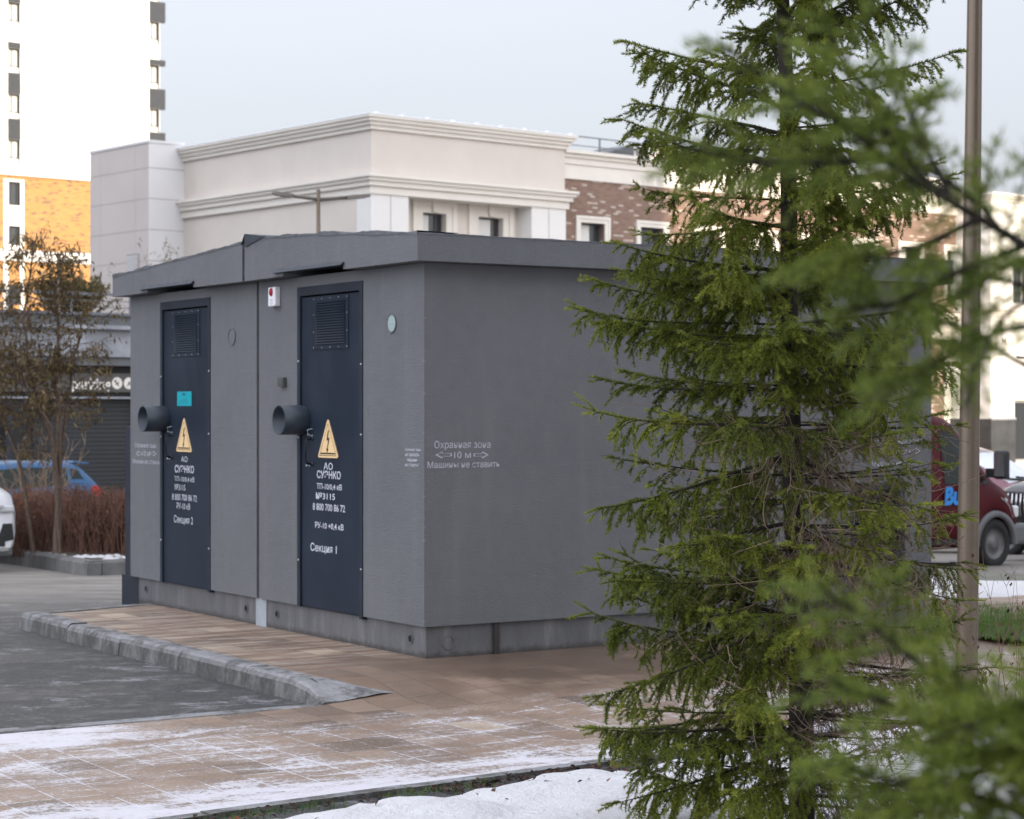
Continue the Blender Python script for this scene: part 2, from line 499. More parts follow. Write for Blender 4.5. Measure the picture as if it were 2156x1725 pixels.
# asphalt with dusty / frosty patches
g = NG("asphalt")
o_ = g.tc.outputs["Object"]; x, y, z = g.sep(o_)
agg = g.noise(o_, 130, 3, .8); agg2 = g.noise(o_, 38, 4, .75); pt = g.noise(g.scale(o_, (.9, 1.5, 1)), .9, 8, .72)
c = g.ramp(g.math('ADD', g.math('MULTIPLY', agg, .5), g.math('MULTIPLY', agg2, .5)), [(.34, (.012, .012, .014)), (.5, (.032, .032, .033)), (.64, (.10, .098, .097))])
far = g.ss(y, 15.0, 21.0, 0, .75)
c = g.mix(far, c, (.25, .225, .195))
c = g.mix(g.ss(pt, .46, .66, 0, .60), c, (.105, .101, .097))
c = g.mix(g.ss(g.noise(o_, 5.5, 6, .75), .5, .68, 0, .45), c, (.17, .165, .16))
fr = g.noise(g.scale(o_, (1, 1.7, 1)), 1.5, 8, .75)
fm = g.ss(g.math('ADD', fr, g.math('MULTIPLY', agg2, .22)), .67, .78, 0, .5)
c = g.mix(fm, c, (.40, .40, .43))
g.col(c); g.rough(g.ss(pt, .4, .6, .6, .85)); g.bump(g.math('ADD', agg, g.math('MULTIPLY', agg2, .8)), .6, .008)

# kerb: concrete with dark stains and frost on its top
g = NG("kerb_frost")
o_ = g.tc.outputs["Object"]; geo = g.nt.nodes.new("ShaderNodeNewGeometry")
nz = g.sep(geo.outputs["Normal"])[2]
n1 = g.noise(g.scale(o_, (3, 3, 1)), 2.2, 6, .7); n2 = g.noise(o_, 20, 4, .7)
c = g.ramp(n1, [(.32, (.048, .046, .043)), (.5, (.095, .093, .090)), (.68, (.19, .19, .19))])
c = g.mix(g.ss(n2, .4, .7, 0, .35), c, (.25, .25, .25))
fm = g.math('MULTIPLY', g.ss(g.math('ADD', g.noise(g.scale(o_, (1.2, 1.2, 1)), 3.2, 5, .7), g.math('MULTIPLY', n2, .2)), .52, .66), g.ss(nz, .3, .8))
pz_ = g.sep(geo.outputs["Position"])[2]
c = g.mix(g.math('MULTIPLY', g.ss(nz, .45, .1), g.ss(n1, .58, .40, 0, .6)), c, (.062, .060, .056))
c = g.mix(g.math('MULTIPLY', fm, .30), c, (.46, .46, .49))
g.col(c); g.rough(.85); g.bump(n2, .6, .012)

g = NG("bed_soil")
o_ = g.tc.outputs["Object"]
n1 = g.noise(o_, 22, 6, .75); n2 = g.noise(o_, 60, 4, .7)
c = g.ramp(n2, [(.3, (.014, .010, .008)), (.6, (.06, .042, .03)), (.75, (.11, .085, .065))])
c = g.mix(g.ss(n1, .52, .60, 0, .9), c, (.62, .62, .65))
g.col(c); g.rough(.9); g.bump(n2, .9, .02)

g = NG("snow")
o_ = g.tc.outputs["Object"]
n1 = g.noise(o_, 1.7, 5); n2 = g.noise(o_, 24, 5, .7)
dirt = g.math('MAXIMUM', g.ss(g.noise(o_, 7, 5, .7), .58, .78, 0, .28), g.ss(g.noise(o_, 70, 3, .6), .70, .76, 0, .75))
c = g.mix(dirt, (.66, .65, .665), (.47, .43, .40))
g.col(c); g.rough(.7); g.bump(g.math('ADD', n1, g.math('MULTIPLY', n2, .6)), .9, .05)

# foliage: each needle its own tint
def leafmat(name, stops, rough=.5, trans=.25, tone=True, spec=.25):
    g = NG(name)
    a = g.nt.nodes.new("ShaderNodeAttribute"); a.attribute_name = "tone"
    g.col(g.ramp(a.outputs["Fac"], stops)); g.rough(rough)
    g.p.inputs["Specular IOR Level"].default_value = spec
    tl = g.nt.nodes.new("ShaderNodeBsdfTranslucent"); mx = g.nt.nodes.new("ShaderNodeMixShader"); mx.inputs[0].default_value = trans
    src = g.p.inputs["Base Color"].links[0].from_socket
    g.nt.links.new(src, tl.inputs["Color"]); g.nt.links.new(g.p.outputs[0], mx.inputs[1]); g.nt.links.new(tl.outputs[0], mx.inputs[2])
    g.nt.links.new(mx.outputs[0], g.nt.nodes["Material Output"].inputs["Surface"])
leafmat("needles", [(0, (.030, .036, .009)), (.35, (.090, .114, .016)), (.7, (.175, .205, .026)), (1, (.28, .30, .05))])
leafmat("needles_near", [(0, (.055, .072, .018)), (.4, (.130, .180, .030)), (.75, (.21, .265, .042)), (1, (.28, .32, .06))])
leafmat("dry_leaves", [(0, (.05, .034, .016)), (.4, (.125, .088, .040)), (.75, (.16, .125, .052)), (1, (.27, .19, .10))], .7)
leafmat("hedge_leaves", [(0, (.07, .034, .024)), (.5, (.17, .088, .062)), (.8, (.25, .14, .10)), (1, (.44, .15, .04))], .8)
leafmat("bush_leaves", [(0, (.05, .045, .015)), (.5, (.13, .11, .04)), (1, (.28, .24, .16))], .8)
leafmat("litter", [(0, (.02, .014, .012)), (.4, (.06, .035, .028)), (.8, (.10, .06, .045)), (1, (.20, .07, .035))], .8)
leafmat("grass", [(0, (.035, .065, .012)), (.5, (.085, .16, .028)), (.85, (.13, .21, .045)), (1, (.25, .22, .09))], .6)
mat("bark_dark", (.013, .010, .008), .95, .5, 20, .8, 60, col2=(.036, .028, .024))
mat("twig_brown", (.20, .145, .10), .9, .45, 9)
mat("bark_brown", (.075, .048, .035), .9, .4, 12, .5, 40, col2=(.14, .10, .075))
mat("hedge_twig", (.17, .088, .062), .9, .5, 6)
# car paint etc.
mat("paint_blue", (.032, .098, .21), .35, coat=.0, spec=.3)
mat("paint_white", (.70, .71, .73), .3, coat=.6)
mat("paint_maroon", (.060, .003, .007), .45, .2, 3, coat=.0, spec=.14)
mat("paint_burgundy", (.16, .055, .075), .3, coat=.5)
mat("paint_black", (.008, .008, .010), .2, coat=.5)
mat("car_glass", (.016, .022, .021), .08, spec=.22)
mat("car_frost_glass", (.60, .63, .65), .35, .12, 3)
mat("rubber", (.012, .012, .012), .85)
mat("wheel_metal", (.12, .12, .12), .45, .2, 5, metal=.4)
mat("plastic_black", (.014, .015, .016), .55)
mat("plastic_grey", (.11, .115, .12), .6)
mat("chrome", (.62, .62, .63), .18, metal=.9)
mat("lens_red", (.55, .012, .018), .2)
mat("lens_clear", (.62, .64, .66), .12)
mat("plate_white", (.80, .80, .80), .5)
mat("text_blue", (.01, .22, .62), .5)
mat("text_black", (.02, .02, .022), .6)

# ------------------------------------------------------------------ photo -> world
def ray(vx, vy): return Vector(((vx - CX) / F, 1.0, (CY - vy) / F))
def at_depth(vx, vy, d): return Vector((0, 0, CAM_H)) + ray(vx, vy) * d
def on_z(vx, vy, z):
    r = ray(vx, vy); t = (z - CAM_H) / r.z
    return Vector((r.x * t, t, z))

class Frame:
    def __init__(s, x, y, ang): s.o, s.a = Vector((x, y, 0)), ang; s.c, s.s = math.cos(ang), math.sin(ang)
    def loc(s, p):
        dx, dy = p[0] - s.o.x, p[1] - s.o.y
        return Vector((dx * s.c + dy * s.s, -dx * s.s + dy * s.c, p[2] if len(p) > 2 else 0))
    def wor(s, a, b, z=0): return Vector((s.o.x + a * s.c - b * s.s, s.o.y + a * s.s + b * s.c, z))
    def hit(s, axis, val, vx, vy):
        """where the photo ray meets local plane x=val (axis 0) or y=val (axis 1): returns (other coordinate, z)"""
        o = s.loc((0, 0, CAM_H)); r = ray(vx, vy)
        d = Vector((r.x * s.c + r.y * s.s, -r.x * s.s + r.y * s.c, r.z))
        t = (val - o[axis]) / d[axis]
        q = o + d * t
        return q[1 - axis], q.z

SUB = Frame(-.545, 12.96, math.atan2(.538, .843))
BGA = math.atan2(4400, 5257)
BG = Frame(-4.71, 70.0, BGA)
def gz(y):   # asphalt level: falls gently away from the photographer
    return -.11 - .043 * min(max(y - 18, 0), 20) - .010 * min(max(y - 38, 0), 20)

def text_mesh(s, bold=False, offset=0.0, shear=0):
    cu = bpy.data.curves.new("t", 'FONT'); cu.body = s; cu.size = 1.0; cu.offset = offset; cu.shear = shear
    cu.resolution_u = 3
    ob = bpy.data.objects.new("t", cu); COL.objects.link(ob)
    dg = bpy.context.evaluated_depsgraph_get(); dg.update()
    me = bpy.data.meshes.new_from_object(ob.evaluated_get(dg))
    vs = np.array([v.co[:] for v in me.vertices]) if len(me.vertices) else np.zeros((0, 3))
    fs = [tuple(p.vertices) for p in me.polygons]
    bpy.data.objects.remove(ob); bpy.data.meshes.remove(me); bpy.data.curves.remove(cu)
    return vs, fs

def put_text(mb, s, c, right, up, width=None, height=None, offset=0.0, m=0, shear=0):
    """text centred at c; right/up unit vectors; scaled to width x height of its own bounding box."""
    vs, fs = text_mesh(s, offset=offset, shear=shear)
    if not len(vs): return
    lo, hi = vs.min(0), vs.max(0)
    w, h = hi[0] - lo[0], hi[1] - lo[1]
    sx = width / w if width else (height / h)
    sy = height / h if height else sx
    c, right, up = Vector(c), Vector(right), Vector(up)
    mid = (lo + hi) / 2
    mb.add([c + right * ((v[0] - mid[0]) * sx) + up * ((v[1] - mid[1]) * sy) for v in vs], fs, m)
# ------------------------------------------------------------------ the setting
def struct(o): return tag(o, kind="structure")

# ground: one asphalt sheet reaching the horizon
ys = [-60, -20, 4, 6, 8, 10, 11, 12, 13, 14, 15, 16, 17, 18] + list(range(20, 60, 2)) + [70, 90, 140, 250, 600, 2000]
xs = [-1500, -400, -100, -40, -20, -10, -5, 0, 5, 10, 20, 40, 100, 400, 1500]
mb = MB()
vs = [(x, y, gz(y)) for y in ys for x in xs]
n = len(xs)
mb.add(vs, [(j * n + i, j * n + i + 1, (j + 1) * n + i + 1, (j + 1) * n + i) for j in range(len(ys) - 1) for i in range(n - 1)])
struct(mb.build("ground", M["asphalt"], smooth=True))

def bed_edge(a):  # far edge (b) of the snowy bed in front, slightly skewed to the substation's axes
    return -3.25 + .085 * (a + 2)
KA = -1.15        # kerb line in front of the doors
def sstep(t): t = min(max(t, 0), 1); return t * t * (3 - 2 * t)
def pave_z(a, b):
    k = sstep((a - KA) / 1.9); lo, hi = -.92 - 2.1 * k, -.52 + .54 * k
    t = min(1, max(0, (b - lo) / (hi - lo)))
    return -.1 + .1 * (t * k + sstep(t) * (1 - k))
mb = MB()
avals = [-16, -10, -6, -4, -3, -2, -1.6, KA] + [KA + .3 * i for i in range(1, 40)]
bvals = [-.78 + .06 * i for i in range(12)] + [.2, .6, 1.2, 2, 3, 3.6, 4.05, 4.3]
idx = {}
def pv(a, b, z):
    if abs(a - KA) < .01 and b > -.855: a = KA + .12
    k = (round(a, 4), round(b, 4))
    if k not in idx: idx[k] = len(mb.v); mb.v.append((a, b, z))
    return idx[k]
for i in range(len(avals) - 1):
    a0, a1 = avals[i], avals[i + 1]
    rows = [(lambda a: bed_edge(a)), (lambda a: -2.2), (lambda a: -1.5), (lambda a: -1.1), (lambda a: -.95), (lambda a: -.86)]
    for j in range(len(rows) - 1):
        q = [(a0, rows[j](a0)), (a1, rows[j](a1)), (a1, rows[j + 1](a1)), (a0, rows[j + 1](a0))]
        mb.f.append(tuple(pv(a, b, pave_z(a, b) if a >= KA - .01 else -.1) for a, b in q)); mb.m.append(0)
    if a0 >= KA - .01:
        bl = [-.86] + bvals
        for j in range(len(bl) - 1):
            if a0 > 4.2 and bl[j] > 1.0: continue
            tp_ = (lambda a: min(4.5, 4.13 + .267 * (a - KA))) if bl[j + 1] == 4.3 else (lambda a: bl[j + 1])
            q = [(a0, bl[j]), (a1, bl[j]), (a1, tp_(a1)), (a0, tp_(a0))]
            mb.f.append(tuple(pv(a, b, pave_z(a, b)) for a, b in q)); mb.m.append(0)
o = mb.build("pavement", M["paving"], smooth=True)
o.location = SUB.o; o.rotation_euler.z = SUB.a
struct(o)

def kerb_run(pts, w, h_of, base_of, side, name, bev=.04, gap=1.0, mat_=None):
    """kerb stones along a polyline (world a,b frame), body on the given side."""
    mb = MB()
    P = [Vector((p[0], p[1], 0)) for p in pts]
    L = [0.0]
    for i in range(1, len(P)): L.append(L[-1] + (P[i] - P[i - 1]).length)
    def at(t):
        for i in range(1, len(P)):
            if t <= L[i] + 1e-6:
                k = (t - L[i - 1]) / (L[i] - L[i - 1]); d = (P[i] - P[i - 1]).normalized()
                return P[i - 1].lerp(P[i], k), Vector((-d.y, d.x, 0)) * side
        d = (P[-1] - P[-2]).normalized(); return P[-1], Vector((-d.y, d.x, 0)) * side
    nst = max(1, int(round(L[-1] / gap)))
    for s in range(nst):
        t0, t1 = L[-1] * s / nst + .004, L[-1] * (s + 1) / nst - .004
        k = 5; ringv = []
        dz = R.uniform(-.005, .005); dn = R.uniform(-.005, .005)
        for q in range(k + 1):
            t = t0 + (t1 - t0) * q / k
            p, nn = at(t)
            zb, zt = base_of(t) - .03, base_of(t) + h_of(t) + dz
            p = p + nn * dn
            e = min(bev, max(.004, h_of(t) * .3))
            for off, z in ((-.012, zb), (0, zt - e), (e * .4, zt - e * .35), (e, zt), (w, zt), (w, zb)):
                v = p + nn * off; ringv.append((v.x, v.y, z))
        fs = []
        for q in range(k):
            for r_ in range(5):
                fs.append((q * 6 + r_, q * 6 + r_ + 1, (q + 1) * 6 + r_ + 1, (q + 1) * 6 + r_))
        fs += [tuple(range(6)), tuple(k * 6 + i for i in range(6))]
        mb.add(ringv, fs)
    return mb.build(name, mat_ or M["kerb_frost"])
# raised kerb in front of the doors, sloping down to the lowered end
tot = 4.9
def hk(t):
    b = -.86 + t
    return .122 + pave_z(KA, b)
o = kerb_run([(KA, -.86), (KA, 4.1)], .15, hk, lambda t: -.108, -1, "kerb")
o.location = SUB.o; o.rotation_euler.z = SUB.a; struct(o)
o = kerb_run([(KA + .02, 4.14), (-.1, 4.42), (2.0, 4.6)], .15, lambda t: .11, lambda t: -.108, -1, "kerb")
o.location = SUB.o; o.rotation_euler.z = SUB.a; struct(o)
# tapering end stone that runs out into the pavement
mb = MB(); n_ = 8; rows_ = []
for i in range(n_ + 1):
    t = i / n_; b = -.86 + .42 * t; w_ = .34 * (1 - t)
    for q in range(7):
        a = KA + .10 + (w_ + .06) * q / 6
        mb.v.append((a, b, pave_z(a, b) + .011 - .010 * (q >= 5) - .008 * (q == 6)))
for i in range(n_):
    for q in range(6): mb.f.append((i * 7 + q, i * 7 + q + 1, i * 7 + q + 8, i * 7 + q + 7)); mb.m.append(0)
o = mb.build("kerb", M["kerb_frost"], smooth=True); o.location = SUB.o; o.rotation_euler.z = SUB.a; struct(o)
# flush kerb between the lane and the near pavement
o = kerb_run([(-16, -.86), (KA + .50, -.86)], .10, lambda t: .016, lambda t: -.108, 1, "kerb", mat_=M["kerb_frost"])
o.location = SUB.o; o.rotation_euler.z = SUB.a; struct(o)
# slim edging between pavement and bed
o = kerb_run([(-12, bed_edge(-12) - .005), (12, bed_edge(12) - .005)], .08, lambda t: .018, lambda t: -.105, -1, "kerb", mat_=M["kerb_frost"], bev=.01)
o.location = SUB.o; o.rotation_euler.z = SUB.a; struct(o)

# snowy bed: soil below, lumpy snow above that starts a little way in
def vnoise(x, y, seed=0):
    def h(i, j): return math.modf(math.sin(i * 127.1 + j * 311.7 + seed * 74.7) * 43758.5453)[0]
    xi, yi = math.floor(x), math.floor(y); fx, fy = x - xi, y - yi
    fx = fx * fx * (3 - 2 * fx); fy = fy * fy * (3 - 2 * fy)
    return (h(xi, yi) * (1 - fx) + h(xi + 1, yi) * fx) * (1 - fy) + (h(xi, yi + 1) * (1 - fx) + h(xi + 1, yi + 1) * fx) * fy
mb = MB()
mb.quad((-14, bed_edge(-14) - .085, -.118), (14, bed_edge(14) - .085, -.118), (14, -16, -.118), (-14, -16, -.118))
o = mb.build("soil", M["bed_soil"]); o.location = SUB.o; o.rotation_euler.z = SUB.a; struct(o)
def snow_edge(a): return .21 + .05 * vnoise(a * 1.1, 3.3) + .05 * vnoise(a * 4.5, 1.7) - .09 * sstep((a - .1) / .9)
mb = MB()
na, nb = 200, 90
for j in range(nb + 1):
    for i in range(na + 1):
        a = -6 + 10.0 * i / na
        t = (j / nb) ** 1.6
        b = bed_edge(a) - snow_edge(a) - t * 7.5
        d = t * 7.5
        th = -.04 + .075 * min(1, (d / .16)) ** .7 if d < .16 else .035
        z = -.112 + th + .035 * abs(vnoise(a * 2.3, b * 2.3, 5)) + .022 * vnoise(a * 5, b * 5, 2) + .013 * vnoise(a * 13, b * 13, 3)
        mb.v.append((a, b, z))
for j in range(nb):
    for i in range(na):
        k = j * (na + 1) + i
        mb.f.append((k, k + 1, k + na + 2, k + na + 1)); mb.m.append(0)
o = mb.build("snow_bed", M["snow"], smooth=True); o.location = SUB.o; o.rotation_euler.z = SUB.a; struct(o)

# leaf litter and grass along the edging (uncountable)
def cards(name, pts, mat_, size, tones, flat=True, parent=None, up=None):
    """small bent leaves: two triangles each"""
    n_ = len(pts); pts = np.array(pts)
    az = NR.uniform(0, 2 * math.pi, n_); tilt = NR.normal(0, .35 if flat else .9, n_); roll = NR.normal(0, .3 if flat else .8, n_)
    L = NR.uniform(size[0], size[1], n_); W = L * NR.uniform(.35, .7, n_)
    d = np.stack([np.cos(az) * np.cos(tilt), np.sin(az) * np.cos(tilt), np.sin(tilt)], 1)
    s = np.stack([-np.sin(az) * np.cos(roll), np.cos(az) * np.cos(roll), np.sin(roll)], 1)
    nrm = np.cross(d, s)
    V = np.stack([pts - d * L[:, None] / 2, pts + s * W[:, None] / 2 + nrm * L[:, None] * .12, pts + d * L[:, None] / 2, pts - s * W[:, None] / 2 + nrm * L[:, None] * .12], 1).reshape(-1, 3)
    b = (np.arange(n_) * 4)[:, None]
    Fc = np.concatenate([b + np.array([[0, 1, 2]]), b + np.array([[0, 2, 3]])], 1).reshape(-1, 3)
    return np_mesh(name, V, Fc, mat_, parent, np.repeat(tones, 2))
pts = []
for i in range(3600):
    a = R.uniform(-5, 3.5); u = abs(R.gauss(0, 1)) * .16
    if vnoise(a * 1.9, 8.1) < -.15 and R.random() < .8: continue
    pts.append((a, bed_edge(a) - .10 - u, -.108 + R.uniform(0, .025) + (.03 if u > .25 else 0)))
o = cards("leaf_litter", pts, M["litter"], (.015, .045), NR.random(len(pts)) ** 1.4)
o.location = SUB.o; o.rotation_euler.z = SUB.a
tag(o, "dark fallen leaves along the pavement edging by the snow", "leaf litter", kind="stuff")
for k, (a, db) in enumerate(((-.62, .52), (-.25, .95), (-.75, 1.2), (-.42, 1.35), (-1.5, 1.3), (.1, .7))):
    mbx = MB()
    L = .055 if k == 0 else R.uniform(.015, .03)
    prof = [(-.5, 0), (-.2, .28), (.15, .33), (.5, 0), (.15, -.3), (-.2, -.26)]
    mbx.prism([(p[0] * L, p[1] * L) for p in prof], (0, 0, 0), (1, 0, .1), (0, 1, .25), (0, 0, .003))
    ol = mbx.build("fallen_leaf", M["litter"] if k == 0 else mat("leaf_red", (.10, .02, .015), .8))
    w = SUB.wor(a, bed_edge(a) - db, -.055); ol.location = w; ol.rotation_euler.z = R.uniform(0, 6)
    tag(ol, "large dark curled leaf lying on the snow beside the spruce" if k == 0 else "tiny reddish fallen leaf lying on the snow beside the spruce", "leaf", None if k == 0 else "small leaves on the snow")

def blades(name, spots, mat_, hh, tones, per, parent=None):
    P, T = [], []
    for s, tn in zip(spots, tones):
        for q in range(per):
            P.append((s[0] + R.gauss(0, .02), s[1] + R.gauss(0, .02), s[2])); T.append(min(1, max(0, tn + R.gauss(0, .12))))
    P = np.array(P); n_ = len(P)
    az = NR.uniform(0, 2 * math.pi, n_); h = NR.uniform(hh[0], hh[1], n_)
    lean = NR.uniform(.1, .9, n_) * h
    side = np.stack([-np.sin(az), np.cos(az), 0 * az], 1) * .0022
    tip = P + np.stack([np.cos(az) * lean, np.sin(az) * lean, h], 1)
    V = np.stack([P - side, P + side, tip], 1).reshape(-1, 3)
    return np_mesh(name, V, np.arange(n_ * 3).reshape(-1, 3), mat_, parent, np.array(T))
sp, tn = [], []
for i in range(700):
    a = R.uniform(-5, 3)
    if vnoise(a * 2.2, 4.4) < -.1: continue
    sp.append((a, bed_edge(a) - .1 - abs(R.gauss(0, .07)), -.115)); tn.append(R.uniform(.3, .8))
o = blades("grass", sp, M["grass"], (.015, .05), tn, 5)
o.location = SUB.o; o.rotation_euler.z = SUB.a
tag(o, "short grass tufts along the pavement edging by the snow", "grass", kind="stuff")

# planted strip far right: grass, a snow bank, rough verge before the road
def ground_poly(name, pts, mat_, dz=.02, slope=.03, sub=1):
    q = []
    for vx, vy in pts:
        z = dz
        for _ in range(8):
            w = on_z(vx, vy, z); z = dz - slope * max(0, w.y - 15)
        q.append(w)
    return q
def strip(name, front, back, mat_, dz, bumps=0, nx=60, ny=14):
    f = ground_poly(name, front, mat_, dz); b = ground_poly(name, back, mat_, dz)
    def ev(pl, t):
        t *= len(pl) - 1; i = min(int(t), len(pl) - 2); return pl[i].lerp(pl[i + 1], t - i)
    mb = MB()
    for j in range(ny + 1):
        for i in range(nx + 1):
            t, s = i / nx, j / ny
            p = ev(f, t).lerp(ev(b, t), s)
            e = min(s, 1 - s) * 4; e = min(1, e)
            p.z += bumps * e * (.6 + .8 * vnoise(p.x * 2, p.y * 2, 7)) - .02 * (1 - e)
            mb.v.append(tuple(p))
    for j in range(ny):
        for i in range(nx):
            k = j * (nx + 1) + i
            mb.f.append((k, k + 1, k + nx + 2, k + nx + 1)); mb.m.append(0)
    return mb, mb.build(name, mat_, smooth=True)
FR = [(1925, 1322), (1990, 1328), (2055, 1333), (2156, 1343), (2300, 1358), (2500, 1372)]
MI = [(1925, 1268), (1990, 1270), (2055, 1276), (2156, 1281), (2300, 1290), (2500, 1300)]
BK = [(1925, 1216), (1990, 1218), (2055, 1220), (2156, 1223), (2300, 1226), (2500, 1230)]
VG = [(1925, 1190), (1990, 1194), (2055, 1197), (2156, 1206), (2300, 1214), (2500, 1222)]
mbg, o = strip("lawn", FR, MI, mat("turf", (.045, .055, .022), .95, .4, 5), .02, .01)
struct(o)
sp = []; tn = []
for i in range(2200):
    p = Vector(mbg.v[R.randrange(len(mbg.v))]); sp.append((p.x + R.uniform(-.1, .1), p.y + R.uniform(-.1, .1), p.z - .005)); tn.append(R.uniform(.35, .8))
o = blades("grass", sp, M["grass"], (.04, .09), tn, 6); tag(o, "green lawn grass behind the lamp post on the right", "grass", kind="stuff")
_, o = strip("snow_bank", [(x, y + 2) for x, y in MI], BK, M["snow"], .03, .07); struct(o)
mbg, o = strip("verge", BK, VG, mat("verge_soil", (.085, .09, .06), .95, .4, 4, col2=(.17, .165, .14)), .015, .01); struct(o)

# ------------------------------------------------------------------ transformer substation
T = empty("transformer_substation", SUB.o, SUB.a)
tag(T, "grey stuccoed electrical transformer substation with two dark metal doors", "substation")
LA = 4.28                                   # depth along the right-hand wall
MODS = [(0.0, 2.346), (2.388, 4.74)]
ZB, ZT = .20, 2.462
DB0, DB1, DZ1 = .79, 1.735, 2.392           # door opening inside a module
up = Vector((0, 0, 1))
for mi, (b0, b1) in enumerate(MODS):
    w = MB()
    holes = [(b1 - (b0 + DB1) , b1 - (b0 + DB0), 0, DZ1 - ZB)]
    # front runs right to left: local x of the facade = -b
    w.facade((0, b1, ZB), (0, -1, 0), (-1, 0, 0), b1 - b0, ZT - ZB, holes, reveal=.09)
    rh = []
    if mi == 0:
        a0, _ = SUB.hit(1, 0, 1762, 740); a1, _ = SUB.hit(1, 0, 1911, 740)
        c0, _ = SUB.hit(1, 0, 1790, 1100); c1, _ = SUB.hit(1, 0, 1906, 1100)
        z_ = lambda vx, vy: SUB.hit(1, 0, vx, vy)[1]
        LOUV = [(a0, a1, z_(1840, 781), z_(1840, 690)), (c0, c1, z_(1850, 1180), z_(1850, 1017))]
        rh = [(q[0], q[1], q[2] - ZB, q[3] - ZB) for q in LOUV]
    w.facade((0, b0, ZB), (1, 0, 0), (0, -1, 0), LA, ZT - ZB, rh, reveal=.06)
    w.facade((0, b1, ZB), (1, 0, 0), (0, 1, 0), LA, ZT - ZB)
    w.facade((LA, b0, ZB), (0, 1, 0), (1, 0, 0), b1 - b0, ZT - ZB)
    w.quad((0, b0, ZT), (LA, b0, ZT), (LA, b1, ZT), (0, b1, ZT))
    w.quad((0, b0, ZB), (LA, b0, ZB), (LA, b1, ZB), (0, b1, ZB))
    w.build("wall", M["grey_stucco"], T)
    # plinth, set back a little, with its lifting holes
    pm = MB()
    i0, i1 = (b0 + .03, b1 - .03) if mi == 0 else (b0 + .03, b1 - .10)
    pm.box(.03, LA - .03, i0, i1, -.08, ZB + .001)
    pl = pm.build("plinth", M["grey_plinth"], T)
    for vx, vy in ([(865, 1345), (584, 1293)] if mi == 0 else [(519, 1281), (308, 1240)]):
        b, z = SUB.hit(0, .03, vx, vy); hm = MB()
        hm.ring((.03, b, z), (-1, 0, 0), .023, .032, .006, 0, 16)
        hm.add([(.027, b + .024 * math.cos(t * math.pi / 8), z + .024 * math.sin(t * math.pi / 8)) for t in range(16)], [tuple(range(16))], 1)  # flat dark disc stands in for the shade inside the hole
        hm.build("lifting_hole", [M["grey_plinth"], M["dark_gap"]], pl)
    if mi == 0:
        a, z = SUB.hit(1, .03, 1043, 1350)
        gm = MB(); gm.box(a - .02, a + .02, b0 + .012, b0 + .03, -.05, ZB - .002); gm.build("gap_strip", mat("gap_strip_dark", (.03, .024, .022), .7, .5, 9), pl)  # dark strip painted in for the shaded gap in the plinth
        a, z = SUB.hit(1, .03, 943, 1352)
        gm = MB(); gm.ring((a, .03, z), (0, -1, 0), .040, .047, .006, 0, 24); gm.build("plugged_hole", M["grey_plinth"], pl)
    # roof slab of this half: shallow pitch to the joint in the middle, notch above the door
    mid = 2.368
    f = .11
    yb = lambda b: 2.465
    z_e, z_r = 2.633, (2.765 if mi == 0 else 2.742)
    nb0, nb1 = b0 + .86, b0 + 1.86
    NT = 2.508
    if mi == 0: poly = [(-f, 2.465), (nb0, 2.465), (nb0, NT), (nb1 - .12, NT), (nb1 - .12, 2.467), (mid - .012, 2.463), (mid - .012, z_r), (1.2, z_r - .045), (-f, z_e)]
    else: poly = [(mid + .026, 2.463), (nb0, 2.465), (nb0, NT), (nb1 - .12, NT), (nb1 - .12, 2.466), (b1 + f, 2.465), (b1 + f, z_e), (3.4, z_r - .048), (mid + .026, z_r)]
    rm = MB(); rm.prism(poly, (-f, 0, 0), (0, 1, 0), (0, 0, 1), (LA + 2 * f, 0, 0))
    rf = rm.build("roof", M["grey_stucco"], T)
    # torn felt edge lying on top of the fascia
    fm = MB()
    e0, e1 = (-f, mid - .02) if mi == 0 else (mid + .03, b1 + f)
    def topz(b):
        pl_ = [(-f, z_e), (1.2, z_r - .045), (mid, z_r)] if mi == 0 else [(mid, z_r), (3.4, z_r - .048), (b1 + f, z_e)]
        for (p, q), (r_, s_) in zip(pl_, pl_[1:]):
            if p <= b <= r_: return q + (s_ - q) * (b - p) / (r_ - p)
        return pl_[-1][1]
    k = 70; prev = None
    for i in range(k + 1):
        b = e0 + (e1 - e0) * i / k
        h = .003 + .010 * max(0, vnoise(b * 7, mi * 5.0, 4) + .2) + .006 * R.random()
        cur = ((-f - .004, b, topz(b) - h * .8), (-f - .002, b, topz(b) + h), (-f + .30, b, topz(b) + h * .6 + .002))
        if prev:
            fm.quad(prev[0], cur[0], cur[1], prev[1]); fm.quad(prev[1], cur[1], cur[2], prev[2])
        prev = cur
    if mi == 0:
        prev = None
        for i in range(60):
            a = -f + (LA + 2 * f) * i / 59
            h = .002 + .006 * max(0, vnoise(a * 6, 9.0, 4)) + .003 * R.random()
            cur = ((a, -f - .003, z_e - h), (a, -f - .001, z_e + h), (a, -f + .3, z_e + .012 + h))
            if prev: fm.quad(prev[0], cur[0], cur[1], prev[1]); fm.quad(prev[1], cur[1], cur[2], prev[2])
            prev = cur
    fm.build("felt_edge", M["roof_felt"], rf)
    # drip flashing over the door
    dm = MB()
    q0, q1 = nb0 - .02, nb1
    kk = 24
    pr = None
    for i in range(kk + 1):
        b = q0 + (q1 - q0) * i / kk
        j = .007 * vnoise(b * 12, 2.0) + .004 * R.random()
        cur = ((-f - .006, b, NT + .006 + abs(j)), (-f - .030, b, NT - .016), (-f + .06, b, NT - .014))
        if pr: dm.quad(pr[0], cur[0], cur[1], pr[1]); dm.quad(pr[1], cur[1], cur[2], pr[2])
        pr = cur
    dm.build("drip_flashing", M["flashing"], rf)
